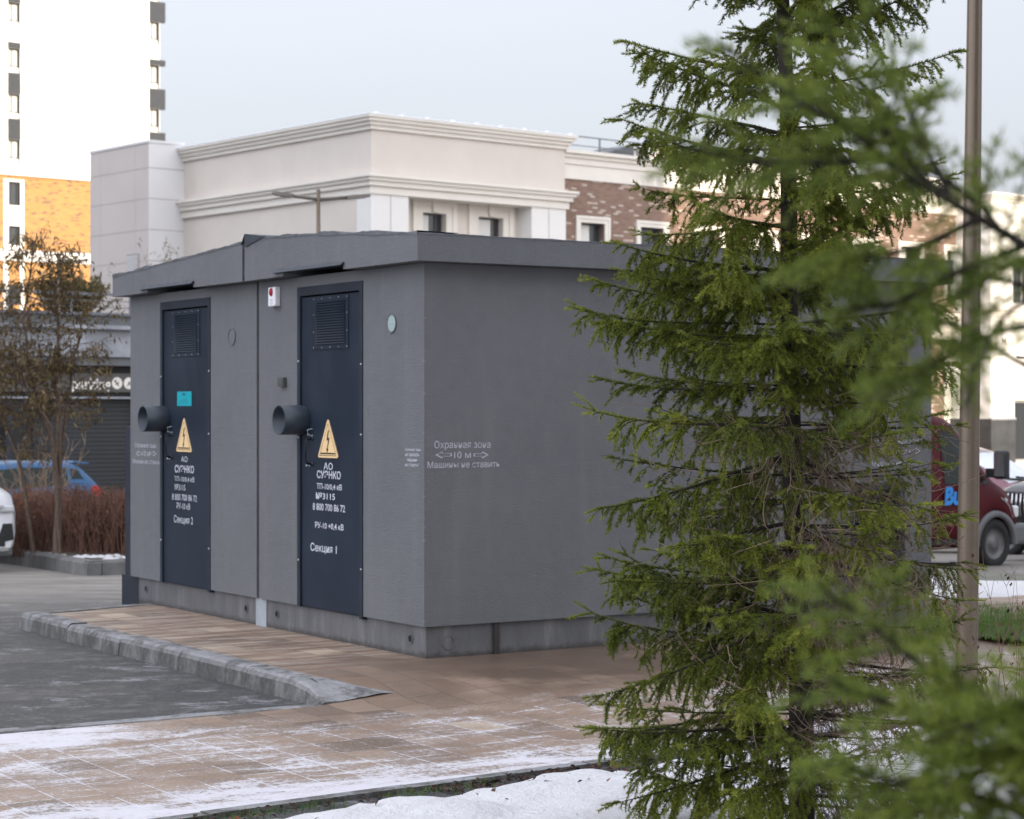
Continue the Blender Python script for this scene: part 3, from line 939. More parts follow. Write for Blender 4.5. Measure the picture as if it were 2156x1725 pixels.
    if mi == 0:
        rd = MB()
        rd.add([(-f - .01, mid - .03, z_r + .035), (-f - .01, mid - .36, z_r - .004), (-f + .5, mid - .36, z_r - .004), (-f + .5, mid - .03, z_r + .035)], [(0, 1, 2, 3)])
        rd.add([(-f - .01, mid - .03, z_r + .035), (-f - .01, mid - .36, z_r - .004), (-f - .01, mid - .03, z_r - .06)], [(0, 1, 2)])
        rd.add([(-f - .01, mid - .03, z_r + .035), (-f + .5, mid - .03, z_r + .035), (-f + .5, mid + .03, z_r - .04), (-f - .01, mid + .03, z_r - .04)], [(0, 1, 2, 3)])
        rd.build("ridge_flashing", M["flashing"], rf)
# dark joint between the two halves, plate at its foot
jm = MB(); jm.box(.035, LA - .05, 2.3465, 2.3875, ZB, ZT + .05); jm.build("joint_gap", M["dark_gap"], T)
jm = MB(); jm.box(-.10, LA, 2.357, 2.393, 2.47, 2.70); jm.build("roof_joint", M["dark_gap"], T)
b_, z_p = SUB.hit(0, .02, 549, 1290)
jm = MB(); jm.box(.022, .03, b_ - .085, b_ + .085, -.03, .197); jm.build("steel_plate", M["steel_plate"], T)
# cable duct standing at the far left corner
jm = MB(); jm.box(.03, .20, 4.645, 5.0, -.1, .198); jm.box(.06, .20, 4.745, 5.0, .198, 1.41); jm.build("cable_duct", M["door_frame"], T)

FRN, FU = Vector((-1, 0, 0)), Vector((0, -1, 0))      # outward normal of the front; viewer's right along it
def fpt(vx, vy, a=0.0):
    b, z = SUB.hit(0, a, vx, vy); return Vector((a, b, z))
def text_on_front(parent, name, lines, a, m):
    for s, vx, vy, vw, vh, off in lines:
        mb = MB()
        c = fpt(vx, vy, a); e0 = fpt(vx - vw / 2, vy, a); e1 = fpt(vx + vw / 2, vy, a)
        h = abs(fpt(vx, vy - vh / 2, a).z - fpt(vx, vy + vh / 2, a).z)
        put_text(mb, s, c, FU, up, abs(e0.y - e1.y), h, off)
        mb.build(name, m, parent)

def make_door(bo, lines, teal):
    """one steel door with frame, louvred vent, lock tube, handle, warning plate"""
    b0, b1, z0, z1 = bo + DB0, bo + DB1, ZB, DZ1
    fr = MB()
    fr.box(-.006, .05, b0 + .0015, b0 + .045, z0 - .02, z1 - .0015)
    fr.box(-.006, .05, b1 - .045, b1 - .0015, z0 - .005, z1 - .0015)
    fr.box(-.006, .05, b0 + .045, b1 - .045, z1 - .062, z1 - .0015)
    for zz in (.55, 1.35, 1.85):
        for bb in (b0 + .02, b1 - .02):
            fr.dome((-.006, bb, zz + R.uniform(-.06, .06)), FRN, .0085, .006, 1)
    fr.build("door_frame", [M["door_frame"], M["rivet"]], T)
    dm = MB()
    d0, d1, e0, e1 = b0 + .052, b1 - .049, z0 - .004, z1 - .073
    dm.box(.006, .045, d0, d1, e0, e1)
    door = dm.build("door", M["door_paint"], T, bevel=.004)
    bk = MB(); bk.box(.046, .05, b0 + .046, b1 - .046, z0, z1 - .063); bk.build("door_shadow_gap", M["dark_gap"], door)
    # vent
    vb0, vb1, vz0, vz1 = bo + 1.0, bo + 1.515, 1.955, 2.312
    i0, i1, j0, j1 = vb0 + .042, vb1 - .052, vz0 + .032, vz1 - .028
    vm = MB()
    X0, X1 = .001, .0055
    vm.box(X0, X1, vb0, i0, vz0, vz1); vm.box(X0, X1, i1, vb1, vz0, vz1)
    vm.box(X0, X1, i0, i1, vz0, j0); vm.box(X0, X1, i0, i1, j1, vz1)
    vm.box(.0035, .0055, i0, i1, j0, j1, 1)
    ns = 17
    for k in range(ns):
        z = j0 + (j1 - j0) * (k + .5) / ns; hh = (j1 - j0) / ns
        vm.add([(.003, i0, z + hh * .5), (.003, i1, z + hh * .5), (-.006, i1, z - hh * .22), (-.006, i0, z - hh * .22), (.003, i1, z - hh * .30), (.003, i0, z - hh * .30)],
               [(0, 1, 2, 3), (3, 2, 4, 5)], 0)
    for k in range(5):
        for z in (vz0 + .014, vz1 - .012):
            vm.dome((X0, vb0 + .016 + (vb1 - vb0 - .032) * k / 4, z), FRN, .0048, .003, 2, 6)
    for k in (1, 2):
        for b in (vb0 + .016, vb1 - .016):
            vm.dome((X0, b, vz0 + (vz1 - vz0) * k / 3), FRN, .0048, .003, 2, 6)
    vm.build("vent", [M["door_paint"], M["dark_gap"], M["rivet"]], door)
    # plastic lock tube straddling the jamb
    c = Vector((0.0, bo + 1.655, 1.478))
    tm = MB(); r0, r1, n = .101, .094, 36; L = .185
    vs, fs = [], []
    for (x, r) in ((.004, r0), (-L, r0), (-L, r1), (.003, r1)):
        for k in range(n):
            t = 2 * math.pi * k / n; vs.append((x, c.y + r * math.cos(t), c.z + r * math.sin(t)))
    for j in range(3):
        for k in range(n): fs.append((j * n + k, j * n + (k + 1) % n, (j + 1) * n + (k + 1) % n, (j + 1) * n + k))
    fs.append(tuple(3 * n + k for k in range(n)))
    tm.add(vs, fs)
    lt = tm.build("lock_tube", M["tube_plastic"], door, smooth=False)
    for p in lt.data.polygons:
        if len(p.vertices) == 4 and abs(p.normal.x) < .3: p.use_smooth = True
    # handle and its brackets, hasp
    hb = bo + 1.535
    hm = MB()
    hm.tube([(.004, hb, 1.352), (-.035, hb, 1.345), (-.04, hb, 1.33), (-.04, hb, 1.20), (-.035, hb, 1.185), (.004, hb, 1.178)], .0085, 8, 0)
    for z in (1.352, 1.178):
        hm.box(-.0005, .0055, hb - .03, hb + .03, z - .012, z + .012, 0)
    for p in ((hb + .03, 1.166), (hb + .075, 1.166), (hb - .008, 1.37)):
        hm.dome((.005, p[0], p[1]), FRN, .0085, .007, 1)
    hm.build("handle", [M["door_frame"], M["rivet"]], door, smooth=True)
    hs_ = MB(); hs_.tube([(.004, c.y - .125, c.z - .06), (-.03, c.y - .125, c.z - .068), (-.03, c.y - .132, c.z - .10), (.004, c.y - .132, c.z - .108)], .005, 6); hs_.build("hasp", M["steel_plate"], door)
    # triangular warning plate
    cb = bo + 1.29; zb = 1.225; W = .288; H = .258
    wm = MB()
    def tri(k, x0, x1, m):
        cx, cz = cb, zb + H * .36
        base = [(-W / 2 + .012, 0), (-W / 2, .010), (-W / 2 + .004, .02), (-.010, H - .006), (0, H), (.010, H - .006), (W / 2 - .004, .02), (W / 2, .010), (W / 2 - .012, 0)]
        poly = [((p[0]) * k, (p[1] - H * .36) * k) for p in base]
        wm.prism(poly, (x0, cx, cz), (0, -1, 0), (0, 0, 1), (x1 - x0, 0, 0), m)
    tri(1.0, .0055, .0015, 0)
    def loop(k0, k1, x, m):
        cz = zb + H * .36
        pt = lambda k: [Vector((x, cb - px * k, cz + (pz - H * .36) * k)) for px, pz in ((-W / 2, 0), (0, H), (W / 2, 0))]
        a, b = pt(k0), pt(k1)
        for i in range(3):
            j = (i + 1) % 3; wm.quad(a[i], a[j], b[j], b[i], m)
    loop(.86, .81, .0012, 1)
    wm.quad((.0011, cb + .108, zb + .024), (.0011, cb - .108, zb + .024), (.0011, cb - .104, zb + .034), (.0011, cb + .104, zb + .034), 1)
    bolt = [(.016, .185), (.000, .185), (-.022, .112), (.004, .122), (-.012, .062), (-.022, .066), (-.014, .030), (.010, .060), (.000, .062), (.026, .140), (.002, .131)]
    wm.prism([(p[0], p[1]) for p in bolt], (.0013, cb, zb), (0, -1, 0), (0, 0, 1), (-.0004, 0, 0), 1)
    wm.build("warning_plate", [M["sign_yellow"], M["sign_black"]], door)
    if teal:
        p0, p1 = fpt(374, 825, .006), fpt(404, 855, .006)
        tmb = MB(); bw = p0.y - p1.y
        tmb.box(.002, .0057, p1.y, p0.y, p1.z, p0.z, 0)
        tmb.box(.0012, .0019, p1.y + bw * .42, p0.y - bw * .36, p0.z - .030, p0.z - .012, 1)
        for q in range(3):
            tmb.box(.0012, .0019, p1.y + bw * (.18 + .05 * q), p0.y - bw * (.15 + .04 * q), p1.z + .022 + q * .012, p1.z + .0245 + q * .012, 1)
        tmb.build("notice_plate", [M["sign_teal"], mat("teal_ink", (.01, .12, .17), .5)], door)
    text_on_front(door, "stencil_lettering", lines, .0045, M["stencil_white"])
    return door
make_door(0.0, [("АО", 691, 982, 19, 15, .012), ("СУЭНКО", 692, 1000, 50, 17, .018), ("ТП-10/0,4 кВ", 693, 1026, 53, 14, .01), ("№3115", 685, 1045, 40, 14, .012),
                ("8 800 700 86 72", 692, 1069, 68, 15, .012), ("РУ-10 +0,4 кВ", 693, 1109, 60, 15, .015), ("Секция 1", 681, 1156, 55, 21, .01)], False)
make_door(2.388, [("АО", 388, 967, 13, 12, 0), ("СУЭНКО", 388, 988, 40, 16, .018), ("ТП-10/0,4 кВ", 388, 1010, 42, 12, 0), ("№3115", 379, 1026, 22, 13, 0),
                  ("8 800 700 86 72", 388, 1048, 52, 13, 0), ("РУ-10 кВ", 386, 1066, 28, 13, 0), ("Секция 2", 386, 1096, 40, 19, 0)], True)

ARROW = [(0, .5), (.42, 1), (.42, .72), (1, .72), (1, .28), (.42, .28), (.42, 0)]
def arrow(mb, c, right, w, h, flip, m=0):
    c, right = Vector(c), Vector(right)
    f = -1 if flip else 1
    P = [c + right * ((p[0] - .5) * w * f) + up * ((p[1] - .5) * h) for p in ARROW]
    mid = c
    ins = [c + right * ((.10 + p[0] * .82 - .5 + (.03 if p[0] < .2 else 0)) * w * f) + up * ((.14 + p[1] * .72 - .5) * h) for p in ARROW]
    for i in range(7):
        j = (i + 1) % 7; mb.quad(P[i], P[j], ins[j], ins[i], m)
def zone_text(pt, right, rows, m, name):
    for s, vx, vy, vw, vh in rows:
        mb = MB()
        c = pt(vx, vy); w = (pt(vx - vw / 2, vy) - pt(vx + vw / 2, vy)).length; h = abs(pt(vx, vy - vh / 2).z - pt(vx, vy + vh / 2).z)
        if s in "<>": arrow(mb, c, right, w, h, s == ">")
        else: put_text(mb, s, c, right, up, w, h)
        mb.build("stencil_arrow" if s in "<>" else name, m, T)
rp = lambda vx, vy: (lambda q: Vector((q[0], -.002, q[1])))(SUB.hit(1, -.002, vx, vy))
fp = lambda vx, vy: fpt(vx, vy, -.002)
zone_text(rp, (1, 0, 0), [("Охранная зона", 974, 938, 118, 20), ("<", 934, 958, 35, 15), ("10 м", 974, 958, 35, 14), (">", 1013, 958, 32, 15), ("Машины не ставить", 977, 978, 152, 14)], M["stencil_grey"], "stencil_lettering")
zone_text(rp, (1, 0, 0), [("Охранная зона", 1895, 930, 92, 17), ("<", 1862, 950, 28, 14), ("10 м", 1895, 950, 28, 13), (">", 1926, 950, 26, 14), ("Машины не ставить", 1890, 975, 106, 13)], M["stencil_grey"], "stencil_lettering")
zone_text(fp, FU, [("Охранная зона", 306, 939, 45, 13), ("<", 293, 955, 14, 12), ("10 м", 308, 955, 14, 12), (">", 322, 955, 14, 12), ("Машины не ставить", 307, 972, 56, 10)], M["stencil_grey"], "stencil_lettering")
zone_text(fp, FU, [("охранная зона", 869, 948, 33, 6), ("не занимать", 868, 958, 29, 6), ("машины", 868, 969, 20, 6), ("не ставить!", 867, 979, 28, 7)], M["stencil_white"], "stencil_lettering")

# louvres of the right-hand wall
for (a0, a1, z0, z1) in LOUV:
    lm = MB(); t = .05
    lm.box(a0 + .002, a0 + t, .004, .05, z0 + .002, z1 - .002); lm.box(a1 - t, a1 - .002, .004, .05, z0 + .002, z1 - .002)
    lm.box(a0 + t, a1 - t, .004, .05, z0 + .002, z0 + t); lm.box(a0 + t, a1 - t, .004, .05, z1 - t, z1 - .002)
    lm.box(a0 + t, a1 - t, .046, .05, z0 + t, z1 - t, 1)
    ns = int((z1 - z0) / .026)
    for k in range(ns):
        z = z0 + t + (z1 - z0 - 2 * t) * (k + .5) / ns; hh = (z1 - z0 - 2 * t) / ns
        lm.quad((a0 + t, .03, z + hh * .5), (a1 - t, .03, z + hh * .5), (a1 - t, .008, z - hh * .2), (a0 + t, .008, z - hh * .2))
    lm.build("louvre", [M["door_frame"], M["dark_gap"]], T)
# alarm siren, small grey box, round covers
p0, p1 = fpt(576, 606), fpt(591, 645)
sm = MB(); sm.box(-.045, 0, p1.y, p0.y, p1.z, p0.z)
al = sm.build("alarm_siren", M["white_plastic"], T, bevel=.008)
sm = MB(); cc = (p0.y + p1.y) / 2
vs = [(-.046 - .012 * k[1], cc + .026 * k[0] * math.cos(t * math.pi / 12), p0.z - .036 + .030 * k[0] * math.sin(t * math.pi / 12)) for k in ((1, 0), (.7, .8)) for t in range(24)]
sm.add(vs + [(-.059, cc, p0.z - .036)], [(i, (i + 1) % 24, 24 + (i + 1) % 24, 24 + i) for i in range(24)] + [(24 + i, 24 + (i + 1) % 24, 48) for i in range(24)])
sm.build("red_lens", M["red_lens"], al)
sm = MB()
for q in range(3): sm.box(-.0465, -.0455, cc - .022, cc + .022, p1.z + .016 + q * .014, p1.z + .020 + q * .014)
sm.build("sound_slots", mat("slot_grey", (.25, .27, .33), .5), al)
p0, p1 = fpt(592, 795), fpt(604, 814)
sm = MB(); sm.box(-.03, 0, p1.y, p0.y, p1.z, p0.z); sm.box(-.034, -.03, p1.y + .012, p0.y - .012, p1.z + .014, p0.z - .014)
sm.build("switch_box", mat("box_grey", (.07, .075, .07), .6), T, bevel=.004)
for vx, vy, r, mm in ((825.5, 681, .056, "disc_green"), (489, 709, .058, "grey_stucco")):
    c = fpt(vx, vy); sm = MB()
    sm.add([(-.004, c.y + r * math.cos(t * math.pi / 18), c.z + r * math.sin(t * math.pi / 18)) for t in range(36)], [tuple(range(36))])
    sm.ring((0, c.y, c.z), FRN, r - .003, r + .006, .008, 1, 36)
    if mm == "disc_green": sm.dome((-.004, c.y, c.z), FRN, .012, .004, 0)
    sm.build("round_cover", [M[mm], M["grey_stucco"]], T)
# ------------------------------------------------------------------ buildings behind (all share one street grid)
def window(parent, o, ux, n_, s0, s1, t0, t1, depth, glass, frame="frame_dark", mull=(.5,), fw=.06, sill=True, oz=0):
    o, ux, n_ = Vector(o), Vector(ux), Vector(n_)
    uz = Vector((0, 0, 1))
    P = lambda a, b, d: o + ux * a + uz * b - n_ * d
    m = MB(oz)
    def bar(a0, a1, b0, b1, d0, d1):
        vs = [P(a, b, d) for d in (d0, d1) for a, b in ((a0, b0), (a1, b0), (a1, b1), (a0, b1))]
        m.add(vs, [(0, 1, 2, 3), (4, 7, 6, 5), (0, 4, 5, 1), (1, 5, 6, 2), (2, 6, 7, 3), (3, 7, 4, 0)])
    d0, d1 = depth - .06, depth
    bar(s0, s0 + fw, t0, t1, d0, d1); bar(s1 - fw, s1, t0, t1, d0, d1)
    bar(s0 + fw, s1 - fw, t0, t0 + fw, d0, d1); bar(s0 + fw, s1 - fw, t1 - fw, t1, d0, d1)
    for q in mull:
        c = s0 + (s1 - s0) * q; bar(c - fw / 2, c + fw / 2, t0 + fw, t1 - fw, d0, d1)
    w = m.build("window", M[frame], parent)
    gl = MB(oz); gl.quad(P(s0 + fw, t0 + fw, depth - .02), P(s1 - fw, t0 + fw, depth - .02), P(s1 - fw, t1 - fw, depth - .02), P(s0 + fw, t1 - fw, depth - .02))
    if isinstance(glass, tuple):   # a drawn blind behind part of the pane
        gl.build("pane", M["glass_dark"], w)
        k0, k1, b0 = glass
        bl = MB(oz); bl.quad(P(s0 + (s1 - s0) * k0, t0 + (t1 - t0) * b0, depth - .024), P(s0 + (s1 - s0) * k1, t0 + (t1 - t0) * b0, depth - .024), P(s0 + (s1 - s0) * k1, t1 - fw, depth - .024), P(s0 + (s1 - s0) * k0, t1 - fw, depth - .024))
        bl.build("blind", M["glass_blind"], w)
    else: gl.build("pane", M[glass], w)
    return w

def cornice(m, x0, x1, y0, y1, z0, z1, prof, mi=0):
    """stepped moulding round the street corner: prof = [(height fraction 0..1, projection)]"""
    H = z1 - z0
    for i in range(len(prof) - 1):
        a, pa = prof[i]; b, pb = prof[i + 1]
        m.box(x0 - pa, x1 + pa, y0 - pa, y1, z0 + H * a, z0 + H * b, mi)

OZ = -1.0
zat = lambda fr, ax, val, vx, vy: fr.hit(ax, val, vx, vy)[1]
xat = lambda fr, ax, val, vx, vy=700: fr.hit(ax, val, vx, vy)[0]

# cream corner building
CB = empty("cream_building", (BG.o.x, BG.o.y, OZ), BGA)
tag(CB, "cream corner building with stepped cornices rising behind the substation roof", "building")
XE = xat(BG, 1, 0, 1189); YL = xat(BG, 0, 0, 388)
Ztop = zat(BG, 1, 0, 782, 243); Zc = zat(BG, 1, 0, 782, 272)
Zm1 = zat(BG, 1, 0, 782, 368); Zm0 = zat(BG, 1, 0, 782, 408)
m = MB(OZ)
m.facade((0, YL, OZ), (0, -1, 0), (-1, 0, 0), YL, Zc - OZ)
m.facade((0, 0, Zm1 - .2), (1, 0, 0), (0, -1, 0), XE, Zc - Zm1 + .2)
m.quad((0, 0, Ztop - .1), (XE, 0, Ztop - .1), (XE, YL, Ztop - .1), (0, YL, Ztop - .1))
m.facade((XE, 0, OZ), (0, 1, 0), (1, 0, 0), YL, Zc - OZ)
m.build("wall", M["cream_wall"], CB)
RD = .75
wx = [xat(BG, 1, RD, v, 480) for v in (889, 938, 1006, 1058)]
wz = [zat(BG, 1, RD, 910, 447), zat(BG, 1, RD, 1030, 460)]
wt = sum(wz) / 2
m = MB(OZ)
PX0, PX1 = xat(BG, 1, 0, 858, 470), xat(BG, 1, 0, 1117, 470)
hol = [(wx[0], wx[1], wt - 2.3 - OZ, wt - OZ), (wx[2], wx[3], wt - 2.3 - OZ, wt - OZ)]
hol = [(a, b, c, d) for a, b, c, d in hol]
m.facade((0, RD, OZ), (1, 0, 0), (0, -1, 0), XE, Zm0 - OZ, hol, reveal=.28)
m.build("recess_wall", M["cream_wall"], CB)
for i in (0, 2):
    window(CB, (0, RD, OZ), (1, 0, 0), (0, -1, 0), wx[i], wx[i + 1], wt - 2.3 - OZ, wt - OZ, .28, (.0, .45, .3) if i == 0 else (0, .78, .3), mull=(.72,), oz=OZ)
    sm = MB(OZ); a, b = wx[i], wx[i + 1]
    for k, (e0, e1, pr) in enumerate(((.0, .26, .05), (.26, .46, .10))):
        sm.box(a - e1, a - e0, RD - pr, RD - .001, wt - 2.5, wt + e0); sm.box(b + e0, b + e1, RD - pr, RD - .001, wt - 2.5, wt + e0)
        sm.box(a - e1, b + e1, RD - pr, RD - .001, wt + e0, wt + e1 + .02)
    c = (a + b) / 2
    sm.prism([(-.12, 0), (.12, 0), (.20, .62), (-.20, .62)], (c, RD - .16, wt + .02), (1, 0, 0), (0, 0, 1), (0, .16, 0))
    sm.build("window_surround", M["cream_trim"], CB)
m = MB(OZ)
for a, b in ((0, PX0), (PX1, XE)):
    m.box(a - .001 if a else -.06, b, -.06, RD - .002, OZ, Zm0 + .01)
pr_ = build_each(m, "pier", mat("pier_white", (.68, .67, .65), .75, .03, .6), CB)[0]
m = MB(OZ)
for a, b in ((0, PX0), (PX1, XE)):
    c = (a + b) / 2; m.box(c - .012, c + .012, -.066, -.06, OZ, Zm0)
    z = Zm0 - 1.25
    while z > 0: m.box(a, b, -.065, -.06, z - .012, z + .012); z -= 1.25
m.build("panel_joint", M["joint"], pr_)
m = MB(OZ)
cornice(m, 0, XE, 0, YL, Zc, Ztop, [(0, .10), (.28, .10), (.30, .18), (.55, .18), (.57, .27), (.80, .27), (.82, .34), (1, .34)][::2] + [(1, .34)])
m.build("top_cornice", M["cream_trim"], CB)
m = MB(OZ); m.box(-.36, XE + .36, -.36, .6, Ztop, Ztop + .035); m.box(-.36, .6, .6, YL, Ztop, Ztop + .035)
for q in range(9): m.box(q * XE / 8 - .05, q * XE / 8 + .05, -.37, -.25, Ztop + .035, Ztop + .085)
m.build("roof_flashing", mat("flash_white", (.78, .80, .84), .4), CB)
m = MB(OZ)
cornice(m, 0, XE, 0, YL + .06, Zm0, Zm1, [(0, .12), (.42, .12), (.42, .22), (.68, .22), (.68, .30), (.86, .30), (.86, .38), (1, .38)][::2] + [(1, .38)])
m.build("band_cornice", M["cream_trim"], CB)

# panelled stair block beside it
XB = xat(BG, 1, 0, 313)  # not used for placement of depth, only as a guard
cw = BG.wor(0, YL)       # far end of the cream left face
def line_x(vx):          # along -x from (0,YL): where does the photo column meet it
    return xat(BG, 1, YL, vx)
xb = line_x(313)
YB = xat(BG, 0, xb, 190, 500)
SB = empty("stair_block", (*BG.wor(xb, YL)[:2], OZ), BGA)
tag(SB, "pale windowless panelled block with a louvred grille joined to the cream building", "building")
zt_ = zat(BG, 0, xb, 313, 300)
m = MB(OZ)
Hh = zt_ - OZ
ww = YB - YL
m.facade((0, ww, OZ), (0, -1, 0), (-1, 0, 0), ww, Hh)
m.quad((0, 0, zt_), (7, 0, zt_), (7, ww, zt_), (0, ww, zt_))
m.facade((0, ww, OZ), (1, 0, 0), (0, 1, 0), 7, Hh)
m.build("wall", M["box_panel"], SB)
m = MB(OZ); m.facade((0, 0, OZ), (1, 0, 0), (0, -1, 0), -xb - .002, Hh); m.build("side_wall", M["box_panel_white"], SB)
m = MB(OZ)
zj = [zat(BG, 0, xb, 313, v) for v in (353, 417.5, 483, 549, 615)]
for z in zj:
    m.box(-.004, 0, 0, ww, z - .014, z + .014); m.box(0, -xb - .004, -.004, 0, z - .014, z + .014)
for fy in (.22, .82): m.box(-.003, 0, ww * fy - .006, ww * fy + .006, OZ, zt_)
m.build("panel_joint", M["joint"], SB)
m = MB(OZ); m.box(-.04, .3, -.04, ww, zt_, zt_ + .10); m.box(.3, -xb, -.04, .3, zt_, zt_ + .10); m.build("parapet_cap", M["box_panel_white"], SB)
g0 = xat(BG, 0, xb, 268, 560) - YL; g1 = xat(BG, 0, xb, 293, 560) - YL
z0, z1 = zat(BG, 0, xb, 280, 600), zat(BG, 0, xb, 280, 535)
m = MB(OZ)
m.box(-.03, 0, g1, g0, z0, z1, 0)
k = 13
for i in range(k):
    z = z0 + .05 + (z1 - z0 - .1) * i / k
    m.box(-.05, -.03, g1 + .05, g0 - .05, z, z + (z1 - z0) / k * .45, 1)
m.build("grille", [M["joint"], M["box_panel_white"]], SB)

# red-brick wing running off to the right
BX0, BYW = XE + .012, .25
XR = xat(BG, 1, BYW, 2068)
BW = empty("brick_building", (*BG.wor(BX0, BYW)[:2], OZ), BGA)
tag(BW, "long red brick building with cream cornice seen through the spruce branches", "building")
zk = zat(BG, 1, BYW, 1190, 376); zkt = zat(BG, 1, BYW, 1190, 316)
W_ = XR - BX0
wl, wr = xat(BG, 1, BYW, 1221, 480) - BX0, xat(BG, 1, BYW, 1272, 480) - BX0
wtop = zat(BG, 1, BYW, 1245, 470)
pitch = (xat(BG, 1, BYW, 1339, 480) - xat(BG, 1, BYW, 1212, 480))
zb1, zb0 = zat(BG, 1, BYW, 1985, 660), zat(BG, 1, BYW, 1985, 717)
holes = []
i = 0
ww_ = wr - wl
while wl + i * pitch + ww_ < W_ - .3:
    s = wl + i * pitch
    holes.append((s, s + ww_, wtop - 2.0 - OZ, wtop - OZ)); holes.append((s, s + ww_, .6, zb0 - .5 - OZ)); i += 1
m = MB(OZ)
m.facade((0, 0, OZ), (1, 0, 0), (0, -1, 0), W_, zk - OZ, holes, reveal=.3)
m.quad((0, 0, zkt), (W_, 0, zkt), (W_, 12, zkt), (0, 12, zkt))
m.build("wall", M["brick_red"], BW)
m = MB(OZ)
H3 = zkt - zk
for a, b, p_ in ((0, .52, .06), (.52, .74, .12), (.74, .88, .2), (.88, 1, .32)):
    m.box(0, W_ + (0 if p_ < .1 else 0), -p_, .3, zk + H3 * a, zk + H3 * b)
m.build("top_cornice", M["cream_trim"], BW)
m = MB(OZ)
for a, b, p_ in ((0, .55, .08), (.55, .8, .16), (.8, 1, .25)): m.box(0, W_, -p_, -.001, zb0 + (zb1 - zb0) * a, zb0 + (zb1 - zb0) * b)
m.build("band_cornice", M["cream_trim"], BW)
for s0, s1, t0, t1 in holes:
    sm = MB(OZ)
    e = .24
    for a0, a1, b0_, b1_, p_ in ((s0 - e, s0, t0 - .1, t1, .06), (s1, s1 + e, t0 - .1, t1, .06), (s0 - e, s1 + e, t1, t1 + e, .06),
                                 (s0 - e, s0 - e + .1, t0 - .1, t1 + e, .1), (s1 + e - .1, s1 + e, t0 - .1, t1 + e, .1), (s0 - e + .1, s1 + e - .1, t1 + e - .1, t1 + e, .1)):
        sm.box(a0, a1, -p_, -.002, b0_ + OZ, b1_ + OZ)
    sm.build("window_surround", M["cream_trim"], BW)
for k, (s0, s1, t0, t1) in enumerate(holes):
    window(BW, (0, 0, OZ), (1, 0, 0), (0, -1, 0), s0, s1, t0, t1, .3, (0, .6, .1) if k % 3 == 0 else "glass_dark", mull=(.62,), oz=OZ)
m = MB(OZ); zr = zkt + .05
pz = zat(BG, 1, BYW, 1240, 303) - 0
for q in range(14):
    x = .3 + q * 1.9; m.box(x - .025, x + .025, .28, .33, zkt, zkt + .62)
m.box(.3, 25, .285, .325, zkt + .58, zkt + .62); m.box(.3, 25, .29, .32, zkt + .25, zkt + .28)
m.build("roof_railing", M["rail_metal"], BW)
m = MB(OZ)
m.prism([(0, 0), (2.0, 0), (2.0, .62)], (2.4, .8, zkt), (1, 0, 0), (0, 0, 1), (0, 2, 0)); m.build("roof_hatch", M["garage_grey"], BW)
m = MB(OZ)
for q in range(34): m.box(4.6 + q * .28, 4.6 + q * .28 + .17, 1.0, 1.06, zkt, zkt + .62)
m.box(4.5, 14.2, 1.06, 1.1, zkt + .15, zkt + .5); m.build("roof_screen", M["cream_trim"], BW)
hx = xat(BG, 1, 3, 1930, 370) - BX0
m = MB(OZ); m.box(hx, hx + 2.6, 3, 6, zkt, zat(BG, 1, 3, 1960, 372)); m.build("roof_hut", M["cream_trim"], BW)
m = MB(OZ); px_ = xat(BG, 1, BYW, 2063, 700) - BX0 - .05
m.tube([(px_, -.12, OZ), (px_, -.12, zk)], .09, 8); m.build("drain_pipe", M["brown_pipe"], BW)

# sunlit building at the right-hand edge
HY = -1.6
HX = xat(BG, 1, HY, 2086)
HB = empty("shop_building", (*BG.wor(HX, HY)[:2], OZ), BGA)
tag(HB, "sunlit pale building with dark stone plinth and a black letter H on its wall", "building")
ztp = zat(BG, 1, HY, 2086, 406)
hw0, hw1 = xat(BG, 1, HY, 2136, 800) - HX, xat(BG, 1, HY, 2260, 800) - HX
hz1 = zat(BG, 1, HY, 2150, 843); hz0 = OZ
uz1, uz0 = zat(BG, 1, HY, 2140, 550), zat(BG, 1, HY, 2140, 640)
hol = [(hw0, hw1, .3, hz1 - OZ), (hw0 - .1, hw0 + 1.6, uz0 - OZ, uz1 - OZ)]
m = MB(OZ)
zc0 = zat(BG, 1, HY, 2095, 424)
m.facade((0, 0, OZ), (1, 0, 0), (0, -1, 0), 14, zc0 - OZ, hol, reveal=.25)
m.facade((0, 12, OZ), (0, -1, 0), (-1, 0, 0), 12, zc0 - OZ)
m.quad((0, 0, ztp), (14, 0, ztp), (14, 12, ztp), (0, 12, ztp))
m.build("wall", mat("white_stone", (.76, .74, .70), .8, .03, .5), HB)
m = MB(OZ)
for a, b, p_ in ((0, .4, .08), (.4, .7, .2), (.7, 1, .34)): m.box(-p_, 14, -p_, 12, zc0 + (ztp - zc0) * a, zc0 + (ztp - zc0) * b)
zq1, zq0 = zat(BG, 1, HY, 2100, 640), zat(BG, 1, HY, 2100, 668)
for a, b, p_ in ((0, .5, .08), (.5, 1, .2)): m.box(-p_, 14, -p_, 12, zq0 + (zq1 - zq0) * a, zq0 + (zq1 - zq0) * b)
m.build("cornice", M["cream_trim"], HB)
m = MB(OZ); zp = zat(BG, 1, HY, 2100, 882)
m.box(-.05, hw0 - .002, -.06, -.002, OZ, zp); m.box(-.05, -.002, -.002, 12, OZ, zp); m.build("plinth", M["plinth_stone"], HB)
m = MB(OZ); m.box(-.07, hw0 - .01, -.10, -.061, zp - .05, zp + .05); m.build("plinth_cap", M["garage_light"], HB)
window(HB, (0, 0, OZ), (1, 0, 0), (0, -1, 0), *hol[0], .25, "glass_dark", "joint", (.33, .66), .10, oz=OZ)
window(HB, (0, 0, OZ), (1, 0, 0), (0, -1, 0), *hol[1], .25, "glass_dark", "joint", (.5,), .08, oz=OZ)
m = MB(OZ)
